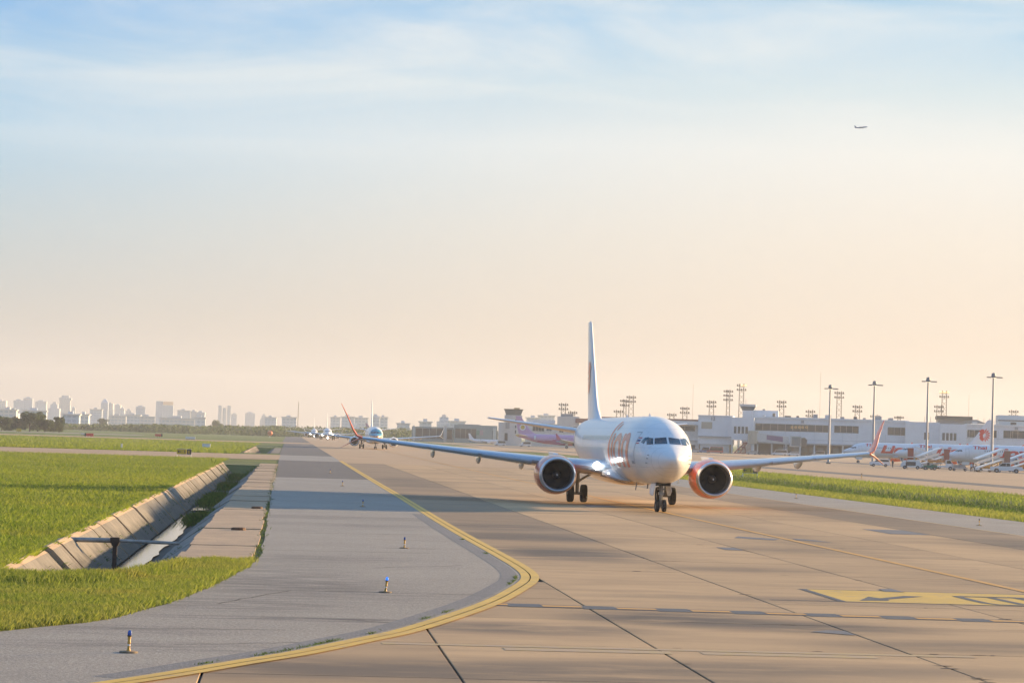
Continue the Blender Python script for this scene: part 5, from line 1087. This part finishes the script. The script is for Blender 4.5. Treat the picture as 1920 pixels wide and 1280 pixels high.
def van(loc, rz, label, paint, L=4.6, H=1.9):
    r = empty('service_van', loc, rz); tag(r, label, 'van'); h = L / 2
    MB().extr([(-h, .4), (-h, 1.0), (-h + .9, 1.1), (-h + 1.5, H), (h - .1, H), (h, .9), (h, .4)], -.88, .88, axis='y').build('body', paint, r)
    for sy in (-1, 1): MB().add([(-h + 1.05, sy * .892, 1.12), (-h + 1.55, sy * .892, H - .15), (h - .3, sy * .892, H - .15), (h - .2, sy * .892, 1.12)], [(0, 1, 2, 3)]).build('side_window', M_VGL, r)
    MB().add([(-h + .93, -.75, 1.14), (-h + .93, .75, 1.14), (-h + 1.45, .7, H - .08), (-h + 1.45, -.7, H - .08)], [(0, 1, 2, 3)]).build('windscreen', M_VGL, r); wheels(r, (-h + .85, h - .9), .9, .33); return r
def gnd(px, dist, v=0):
    p = mark(px, hor(px), dist); return Vector((p.x, p.y, 0))
pickup(gnd(1888, 500), R(-14), 'white pickup truck at the right edge below the last lamp post', M_VW, 1.15)
# flatbed belt loader
r = empty('belt_loader', gnd(1762, 520), R(166)); tag(r, 'white flatbed loader truck with orange load right of third lamp post', 'loader truck')
MB().extr([(-3.1, .5), (-3.15, 1.2), (-2.6, 1.35), (-2.2, 2.1), (-1.25, 2.1), (-1.2, .5)], -.95, .95, axis='y').build('cab', M_VW, r)
for sy in (-1, 1): MB().add([(-2.5, sy * .962, 1.36), (-2.15, sy * .962, 1.98), (-1.45, sy * .962, 1.98), (-1.45, sy * .962, 1.36)], [(0, 1, 2, 3)]).build('side_window', M_VGL, r)
MB().box(-1.18, 3.6, -.95, .95, .65, .95).build('chassis', M_VW, r); MB().box(-1.0, 2.4, -.8, .8, 1.55, 2.0).build('load', M_ORG, r); MB().extr([(-.6, 1.2), (4.0, 1.0), (4.0, 1.2), (-.6, 1.5)], -.6, .6, axis='y').build('conveyor', M_VS, r); wheels(r, (-2.2, 1.6, 2.5), .98, .4)
# mobile boarding stairs
def stairs(loc, rz, label, panel, truss):
    r = empty('boarding_stairs', loc, rz); r.scale = (.86, .86, .9); tag(r, label, 'boarding stairs', 'covered boarding stairs beside the parked jets')
    MB().extr([(0, .8), (6.2, 2.65), (6.2, 2.85), (0, 1.0)], -.9, .9, axis='y').build('stair_flight', M_VW, r)
    for sy in (-1, 1): MB().extr([(-.2, 1.7), (6.0, 3.6), (6.0, 3.85), (-.2, 1.95)], sy * .95 - .06, sy * .95 + .06, axis='y').build('handrail', M_VW, r)
    MB().box(6.21, 8.2, -1.1, 1.1, 2.55, 2.7).build('platform', M_VW, r); MB().box(6.4, 7.9, -1.12, -1.02, 2.0, 4.75).build('side_panel', panel, r); MB().box(6.2, 8.3, -1.2, 1.2, 4.8, 4.95).build('roof', M_VW, r)
    MB().extr([(-.4, 2.7), (6.2, 5.0), (6.2, 5.25), (-.4, 2.95)], -1.15, 1.15, axis='y').build('sloping_roof', M_VW, r)
    b = MB()
    for p, q in (((1, 0, .5), (5.8, 0, 2.5)), ((5.8, 0, .5), (1.8, 0, 1.3)), ((5.8, 0, .6), (5.8, 0, 2.6)), ((3.6, 0, .5), (3.6, 0, 1.8)), ((3.6, 0, .6), (5.8, 0, 1.7))):
        for sy in (-.7, .7): b.cyl((p[0], sy, p[2]), (q[0], sy, q[2]), .13, n=6)
    b.build('support_truss', truss, r); MB().box(-.4, 6.4, -.95, .95, .42, .75).build('chassis', M_VW, r); wheels(r, (.6, 5.3), 1.0, .4); return r
stairs(gnd(1722, 545), R(10), 'covered boarding stairs with red panel at the middle parked jet', M_REDT, M_YELS)
stairs(gnd(1762, 552), R(170), 'boarding stairs rising left behind the flatbed loader', M_REDT, M_YELS)
stairs(gnd(1832, 505), R(12), 'covered boarding stairs with brown panel at the nearest parked jet', mat('brown_panel', (.25, .13, .1), .6), M_YELS)
stairs(gnd(1893, 528), R(8), 'boarding stairs with yellow truss behind the white pickup', M_REDT, M_YELS)
# baggage tug and dollies
r = empty('baggage_tug', gnd(1744, 512), R(170)); tag(r, 'green baggage tug at the foot of the third lamp post', 'tug'); MB().extr([(-1.4, .4), (-1.45, 1.0), (-.4, 1.15), (-.2, .95), (1.2, .95), (1.3, .4)], -.7, .7, axis='y').build('body', M_VG, r); MB().box(.1, .5, -.6, .6, .96, 1.5).build('seat', M_DKM, r); wheels(r, (-.95, .9), .75, .34)
for px, d, nm in ((1800, 512, 'low baggage dolly under the nearest jet nose'), (1846, 508, 'baggage dolly left of the white pickup')):
    r = empty('baggage_dolly', gnd(px, d), R(-10)); tag(r, nm, 'baggage cart', 'baggage dollies'); MB().box(-1.5, 1.5, -.75, .75, .5, .66).build('deck', M_VS, r); MB().box(-1.2, 1.1, -.65, .65, .665, 1.25).build('load', mat('pale_baggage', (.4, .38, .36), .8, var=.4, vscale=3), r); MB().box(-1.5, -1.42, -.7, .7, .67, 1.6).build('end_frame', M_VS, r); wheels(r, (-1.1, 1.1), .75, .25, .16)
r = empty('ground_unit', gnd(1709, 520), R(-12)); tag(r, 'white ground power unit on wheels left of the boarding stairs', 'power unit'); MB().extr([(-2.1, .4), (-2.1, 1.0), (-1.5, 1.75), (1.6, 1.85), (2.0, 1.2), (2.0, .4)], -.85, .85, axis='y').build('body', M_VW, r); MB().box(-1.0, .9, -.87, -.84, .7, 1.5).build('grille', M_DKM, r); wheels(r, (-1.3, 1.3), .9, .36)
van(gnd(1650, 560), R(-10), 'white van beside the red winglet', M_VW, 4.4, 1.7)
for px, nm, pm, d, L, H in ((1303, 'grey car parked under the low terminal wing', M_VS, 1020, 4.4, 1.6), (1321, 'blue van at the foot of gate block 12', M_VB, 1015, 4.2, 2.4), (1341, 'white and red truck left of the gate columns', M_VR, 1010, 6.5, 2.6), (1410, 'silver car right of the red truss', M_VS, 1000, 4.4, 1.5), (1431, 'dark grey car under the jet bridge tunnel', M_DKM, 1000, 4.3, 1.5), (1462, 'white minibus under the jet bridge board', M_VW, 995, 6.0, 2.3), (1488, 'white pickup like van under the jet bridge cabin', M_VW, 990, 4.8, 1.7), (1535, 'grey tractor van right of the jet bridge', M_VS, 1000, 5, 2.2)):
    van(gnd(px, d), R(-8), nm, pm, L, H)
for px, d, nm in ((985, 1090, 'white loader by the base of the grey control tower'), (938, 1120, 'small pale truck left of the grey control tower')):
    van(gnd(px, d), R(10), nm, M_VW, 5, 2.2)
def person(loc, rz, label, shirt, trousers, stride=.12):
    V = [(0, 0, .95), (0, 0, 1.15), (0, 0, 1.38), (0, .01, 1.5), (0, -.01, 1.62), (0, -.01, 1.73), (.19, 0, 1.4), (.25, .03, 1.12), (.24, -.08, .88), (-.19, 0, 1.4), (-.25, -.02, 1.12), (-.24, -.1, .88), (.1, 0, .88), (.11, stride * .5, .48), (.11, stride, .07), (.11, stride - .16, .04), (-.1, 0, .88), (-.11, -stride * .6, .48), (-.11, -stride, .07), (-.11, -stride - .16, .04)]
    Ed = [(0, 1), (1, 2), (2, 3), (3, 4), (4, 5), (2, 6), (6, 7), (7, 8), (2, 9), (9, 10), (10, 11), (0, 12), (12, 13), (13, 14), (14, 15), (0, 16), (16, 17), (17, 18), (18, 19)]
    Rd = [.15, .14, .16, .06, .1, .09, .075, .055, .045, .075, .055, .045, .095, .07, .05, .045, .095, .07, .05, .045]
    me = bpy.data.meshes.new('person'); me.from_pydata(V, Ed, []); o = bpy.data.objects.new('person', me); C.objects.link(o)
    o.modifiers.new('skin', 'SKIN'); sv = me.skin_vertices[0].data
    for i, x in enumerate(Rd): sv[i].radius = (x, x)
    sv[0].use_root = True; o.modifiers.new('sub', 'SUBSURF').levels = 1
    dg = bpy.context.evaluated_depsgraph_get(); dg.update(); m2 = bpy.data.meshes.new_from_object(o.evaluated_get(dg)); o.modifiers.clear(); o.data = m2
    m2.materials.clear()
    for x in (shirt, trousers, mat('skin_tone', (.35, .2, .13), .6), M_DKM): m2.materials.append(x)
    for p in m2.polygons:
        p.use_smooth = True; z = p.center.z; p.material_index = 3 if z > 1.7 else 2 if z > 1.49 or (z < .95 and abs(p.center.x) > .2) else 0 if z > .95 else 1
    o.location = loc; o.rotation_euler.z = rz; tag(o, label, 'person', 'ground crew on the apron'); return o
M_SHB = mat('pale_blue_shirt', (.35, .45, .55), .8); M_SHD = mat('dark_uniform', (.03, .035, .045), .8); M_SHW = mat('white_shirt', (.65, .65, .65), .8)
person(gnd(1674.5, 545), R(15), 'person in dark clothes standing alone before the far parked jet', M_SHD, M_SHD)
person(gnd(1822, 500), R(-60), 'person in pale shirt, left of two by the brown panelled stairs', M_SHB, M_SHD)
person(gnd(1828, 502), R(60), 'person in white shirt, right of two by the brown panelled stairs', M_SHW, M_SHD)
person(gnd(1700, 518), R(90), 'person in dark clothes left of the white power unit', M_SHD, M_SHD)

# ================================================================== FAR SKYLINE
FM = []
for i, (cw, cg) in enumerate((((.64, .66, .68), (.44, .49, .54)), ((.55, .62, .68), (.38, .46, .53)), ((.70, .66, .62), (.50, .52, .54)), ((.48, .57, .65), (.34, .43, .51)))):
    k = NT('far_facade_%d' % i, .7)
    t = k.t.nodes.new('ShaderNodeTexCoord'); sp = k.t.nodes.new('ShaderNodeSeparateXYZ'); k.t.links.new(t.outputs['Object'], sp.inputs[0])
    fl = k.math('GREATER_THAN', k.math('FRACT', k.math('DIVIDE', sp.outputs[2], 3.4)), .5); bay = k.math('GREATER_THAN', k.math('FRACT', k.math('DIVIDE', k.math('ADD', sp.outputs[0], sp.outputs[1]), 4.2)), .3)
    k.color(k.mix(k.math('MULTIPLY', fl, bay), cw, cg)); FM.append(k.M)
M_GOLDG = mat('gold_mirror_glass', (.75, .5, .3), .08, 1.0)  # one even gold for the mirror top
def tower(px0, px1, py, dist, kind, label, mi=0):
    o = mark((px0 + px1) / 2, py, dist); s = FPX / dist; w = (px1 - px0) / s; H = o.z; r = empty('city_building', (o.x, o.y, 0), R(random.uniform(-3, 3))); tag(r, label, 'building', 'hazy city skyline')
    m_ = FM[mi % 4]; d = max(12, w * .7)
    if kind == 'slab': MB().box(-w / 2, w / 2, 0, d, 0, H - 2).build('tower_body', m_, r); MB().box(-w / 4, w / 5, d * .2, d * .7, H - 2, H).build('roof_house', m_, r); MB().box(-w / 2 - .6, w / 2 + .6, -.6, d + .6, H - 4.5, H - 3.5).build('parapet', FM[2], r)
    elif kind == 'step': MB().box(-w / 2, w / 2, 0, d, 0, H * .72).build('tower_body', m_, r); MB().box(-w * .32, w * .32, d * .1, d * .8, H * .72, H * .9).build('upper_storeys', m_, r); MB().box(-w * .15, w * .15, d * .3, d * .6, H * .9, H).build('roof_house', FM[2], r)
    elif kind == 'point':
        MB().box(-w / 2, w / 2, 0, d, 0, H * .86).build('tower_body', m_, r); b = MB(); b.rings([[(-w / 2, 0, H * .86), (w / 2, 0, H * .86), (w / 2, d, H * .86), (-w / 2, d, H * .86)], [(-w * .08, d * .4, H), (w * .08, d * .4, H), (w * .08, d * .6, H), (-w * .08, d * .6, H)]]); b.build('pointed_roof', FM[1], r)
    elif kind == 'crown':
        MB().box(-w * .42, w * .42, 0, d, 0, H * .84).build('tower_body', m_, r); MB().box(-w / 2, w / 2, -1, d + 1, H * .84, H * .92).build('crown', FM[2], r); MB().box(-w * .3, w * .3, d * .2, d * .8, H * .92, H).build('roof_house', m_, r)
        for i in range(4): MB().box(-w * .4 + i * w * .26 - .8, -w * .4 + i * w * .26 + .8, -1.2, -.02, 0, H * .84).build('facade_rib', FM[2], r)
    elif kind == 'twin':
        for i in range(3): MB().box(-w / 2 + i * w * .36, -w / 2 + i * w * .36 + w * .27, 0, d, 0, H * (1 if i != 1 else .9)).build('tower_body', m_, r)
    elif kind == 'gold': MB().box(-w / 2, -w * .1, 0, d, 0, H).build('tower_body', FM[3], r); MB().box(-w * .1 + .1, w / 2, -1, d, 0, H * .86).build('tower_body', m_, r); MB().box(-w * .08, w * .48, -1.5, d, H * .865, H * .99).build('mirror_crown', M_GOLDG, r)
    else: MB().box(-w / 2, w / 2, 0, d, 0, H).build('block', m_, r); MB().box(-w / 2 - 1, w / 2 + 1, -1, d + 1, H, H + 1).build('roof', FM[2], r); MB().box(-w * .2, w * .1, d * .2, d * .6, H + 1, H + 3).build('roof_house', m_, r)
random.seed(21)
SK = [(-14, 11, 749, 4800, 'slab', 'pale slab tower cut by the left frame edge', 2), (26, 44, 748, 4600, 'slab', 'wide hazy tower, left half of a joined pair', 1), (44.5, 61, 744, 4600, 'slab', 'taller right half of a joined pair of hazy towers', 3), (67, 87, 750, 4700, 'slab', 'flat topped tower between the joined pair and the white tower', 0), (91, 112, 753, 4300, 'step', 'broad stepped tower left of the crowned tower', 0), (111, 134, 741, 4500, 'crown', 'tallest ribbed tower with a wide crown', 2), (135, 141, 762, 4900, 'slab', 'slim tower just right of the crowned tower', 1), (169, 191, 768, 3600, 'block', 'low broad block left of the pointed tower', 1), (190, 203, 747, 4300, 'point', 'blue tower with a pointed roof', 3), (203, 212, 754, 4500, 'slab', 'pale slim tower joined right of the pointed tower', 2), (216, 226, 757, 4600, 'slab', 'hazy tower second right of the pointed tower', 0), (226, 233, 763, 4500, 'slab', 'narrow tower with lower roof right of the pointed tower', 1), (233, 250, 766, 4300, 'step', 'stepped cream tower near the middle of the skyline', 2), (255, 271, 760, 4200, 'slab', 'single blue grey tower left of the gold topped tower', 3), (293, 325, 752, 4200, 'gold', 'tower with a gold mirror top', 1), (333, 356, 770, 3900, 'block', 'broad low tower right of the gold topped tower', 0), (358, 369, 768, 3900, 'slab', 'slim tower of a pair right of the gold topped tower', 2), (369, 384, 770, 3800, 'slab', 'wider darker tower of the pair right of the gold topped tower', 1), (410, 433, 760, 4500, 'twin', 'cluster of three slim towers', 2), (434, 444, 774, 4600, 'slab', 'low tower right of the three slim towers', 0), (460, 478, 772, 4600, 'slab', 'lone pale tower between the slim towers and the mast', 0), (488, 502, 776, 4400, 'step', 'stepped hazy tower left of the round roofed block', 2),
 (497, 518, 783, 3200, 'block', 'low block with bright roof near the radio mast', 1), (529, 556, 783, 2900, 'block', 'banded low block left of the radio mast', 0), (0, 30, 769, 2300, 'block', 'low mauve block behind the left trees', 2), (14, 34, 765, 2500, 'step', 'pinkish stepped block behind the left trees', 2), (44, 86, 771, 2200, 'block', 'blue grey office block behind the tallest tree', 3), (118, 148, 778, 2000, 'block', 'dark teal shed right of the left trees', 3), (148, 166, 778, 2300, 'block', 'small pale blue block right of the dark shed', 0), (205, 236, 780, 3000, 'block', 'long low white block under the pointed tower', 2), (238, 262, 779, 2900, 'block', 'low grey white block under the single blue tower', 0), (262, 290, 782, 2800, 'block', 'low pale block left of the long white shed', 2), (300, 365, 785, 2600, 'block', 'long white banded shed under the gold topped tower', 2), (366, 385, 784, 2500, 'block', 'short white shed right of the long banded shed', 0),
 (620, 638, 783, 3000, 'block', 'hazy block behind the third queued jet', 0), (641, 664, 782, 2900, 'block', 'hazy wide block behind the red winglet', 1), (665, 690, 784, 2900, 'block', 'hazy low block left of the white tail fin in the queue', 0), (697, 712, 776, 2700, 'slab', 'hazy tower just right of the second jet tail', 1), (712, 727, 783, 2800, 'block', 'lower hazy block right of the second jet tail', 0), (745, 768, 795, 2200, 'block', 'low hazy block left of the grey hangar', 1), (789, 809, 792, 2000, 'block', 'pale roof block above the grey hangar', 0), (820, 846, 777, 2300, 'step', 'square stepped block above the two hangars', 1), (845, 872, 791, 2200, 'block', 'low block right of the square stepped block', 3), (990, 1012, 784, 2600, 'block', 'hazy block above the magenta tail', 1), (1012, 1040, 780, 2700, 'block', 'pale hazy block right of the magenta tail', 0)]
for a in SK: tower(*a)

# trees
M_LEAF = grassmat('tree_leaf', (0.045, 0.085, 0.025), (0.065, 0.11, 0.03), (0.09, 0.12, 0.035)); M_BARK = mat('bark', (0.09, 0.065, 0.045), .9, var=.4, vscale=3)
def leaf_cloud(name, centres, n, leaf, parent, seed):
    g = np.random.default_rng(seed); cs = np.array(centres); k = g.integers(0, len(cs), n); d = g.normal(0, 1, (n, 3)); d /= np.linalg.norm(d, axis=1)[:, None]; rr = g.uniform(.45, 1, n) ** .5
    p = cs[k, :3] + d * rr[:, None] * cs[k, 3:6]; a = g.normal(0, 1, (n, 3)); a /= np.linalg.norm(a, axis=1)[:, None]; b = np.cross(a, g.normal(0, 1, (n, 3))); b /= np.linalg.norm(b, axis=1)[:, None]; sz = leaf * g.uniform(.6, 1.4, n)[:, None]
    v = np.stack([p - a * sz, p + b * sz * .6, p + a * sz, p - b * sz * .6], 1).reshape(-1, 3).astype(np.float32)
    me = bpy.data.meshes.new(name); me.vertices.add(n * 4); me.vertices.foreach_set('co', v.ravel()); me.loops.add(n * 4); me.loops.foreach_set('vertex_index', np.arange(n * 4, dtype=np.int32)); me.polygons.add(n); me.polygons.foreach_set('loop_start', np.arange(n, dtype=np.int32) * 4); me.update(calc_edges=True); me.materials.append(M_LEAF)
    o = bpy.data.objects.new(name, me); C.objects.link(o); o.parent = parent; return o
def tree(px, ptop, dist, w, label, seed):
    o = mark(px, ptop, dist); H = o.z; r = empty('tree', (o.x, o.y, 0)); tag(r, label, 'tree', 'trees along the far left field'); g = random.Random(seed)
    b = MB(); b.cyl((0, 0, 0), (g.uniform(-.2, .2), 0, H * .45), .035 * H, .022 * H, 8); tips = []
    for i in range(6):
        a = i * 1.05 + g.uniform(0, .5); e = (math.cos(a) * w * .32, math.sin(a) * w * .32, H * g.uniform(.6, .8)); b.cyl((0, 0, H * g.uniform(.25, .42)), e, .014 * H, .005 * H, 5); tips.append(e)
    b.build('trunk', M_BARK, r); cs = [(e[0], e[1], e[2], w * g.uniform(.16, .27), w * g.uniform(.16, .27), H * g.uniform(.09, .17)) for e in tips] + [(g.uniform(-.34, .34) * w, g.uniform(-.25, .25) * w, H * g.uniform(.16, .88), w * .2, w * .2, H * .14) for _ in range(16)]
    leaf_cloud('crown', cs, 4200, .3, r, seed)
for i, (px, pt, d, w, lb) in enumerate(((4, 777, 1060, 9, 'leftmost dark tree at the frame edge'), (20, 785, 1090, 7, 'low dark tree second from the left'), (36, 781, 1080, 7.5, 'broad brownish tree left of the tallest tree'), (57, 771, 1070, 8, 'tallest dark tree in the left group'), (72, 772, 1085, 7, 'tall rounded tree right of the tallest tree'), (84, 783, 1075, 8, 'mid height tree in the right half of the left group'), (101, 786, 1090, 7, 'low green tree near the right end of the left group'), (112, 778, 1095, 4.5, 'slim upright tree ending the left group'), (194, 782, 2000, 9, 'lone hazy tree below the pointed tower'), (408, 787, 1900, 9, 'hazy tree below the three slim towers'))): tree(px, pt, d, w, lb, 40 + i)
# far belt of bushes
cs = []
g = random.Random(9)
for i in range(330):
    px = g.uniform(-20, 560) if i < 240 else g.uniform(560, 940); d = g.uniform(1500, 2100); o = mark(px, g.uniform(794, 801) + (px - 250) * .012, d); h = max(3.0, min(9, o.z)); cs.append((o.x, o.y, h * .45, g.uniform(6, 13), g.uniform(6, 12), h * .55))
tag(leaf_cloud('far_bushes', cs, 42000, .9, None, 77), 'belt of dark green bushes along the far edge of the airfield', 'bushes', kind='stuff')

# ================================================================== AIR
hz = MB().box(-2600, 3000, -60, 7000, -3, 150).build('haze', mat('haze_air', (1, 1, 1)))
hm = MATS['haze_air']; hm.node_tree.nodes.clear(); ho = hm.node_tree.nodes.new('ShaderNodeOutputMaterial'); hv = hm.node_tree.nodes.new('ShaderNodeVolumePrincipled')
hv.inputs['Color'].default_value = (0.80, 0.86, 0.94, 1); hv.inputs['Density'].default_value = 0.00015; hv.inputs['Anisotropy'].default_value = 0.2
hm.node_tree.links.new(hv.outputs[0], ho.inputs['Volume']); tag(hz, 'thin evening haze over the whole airfield', kind='stuff')
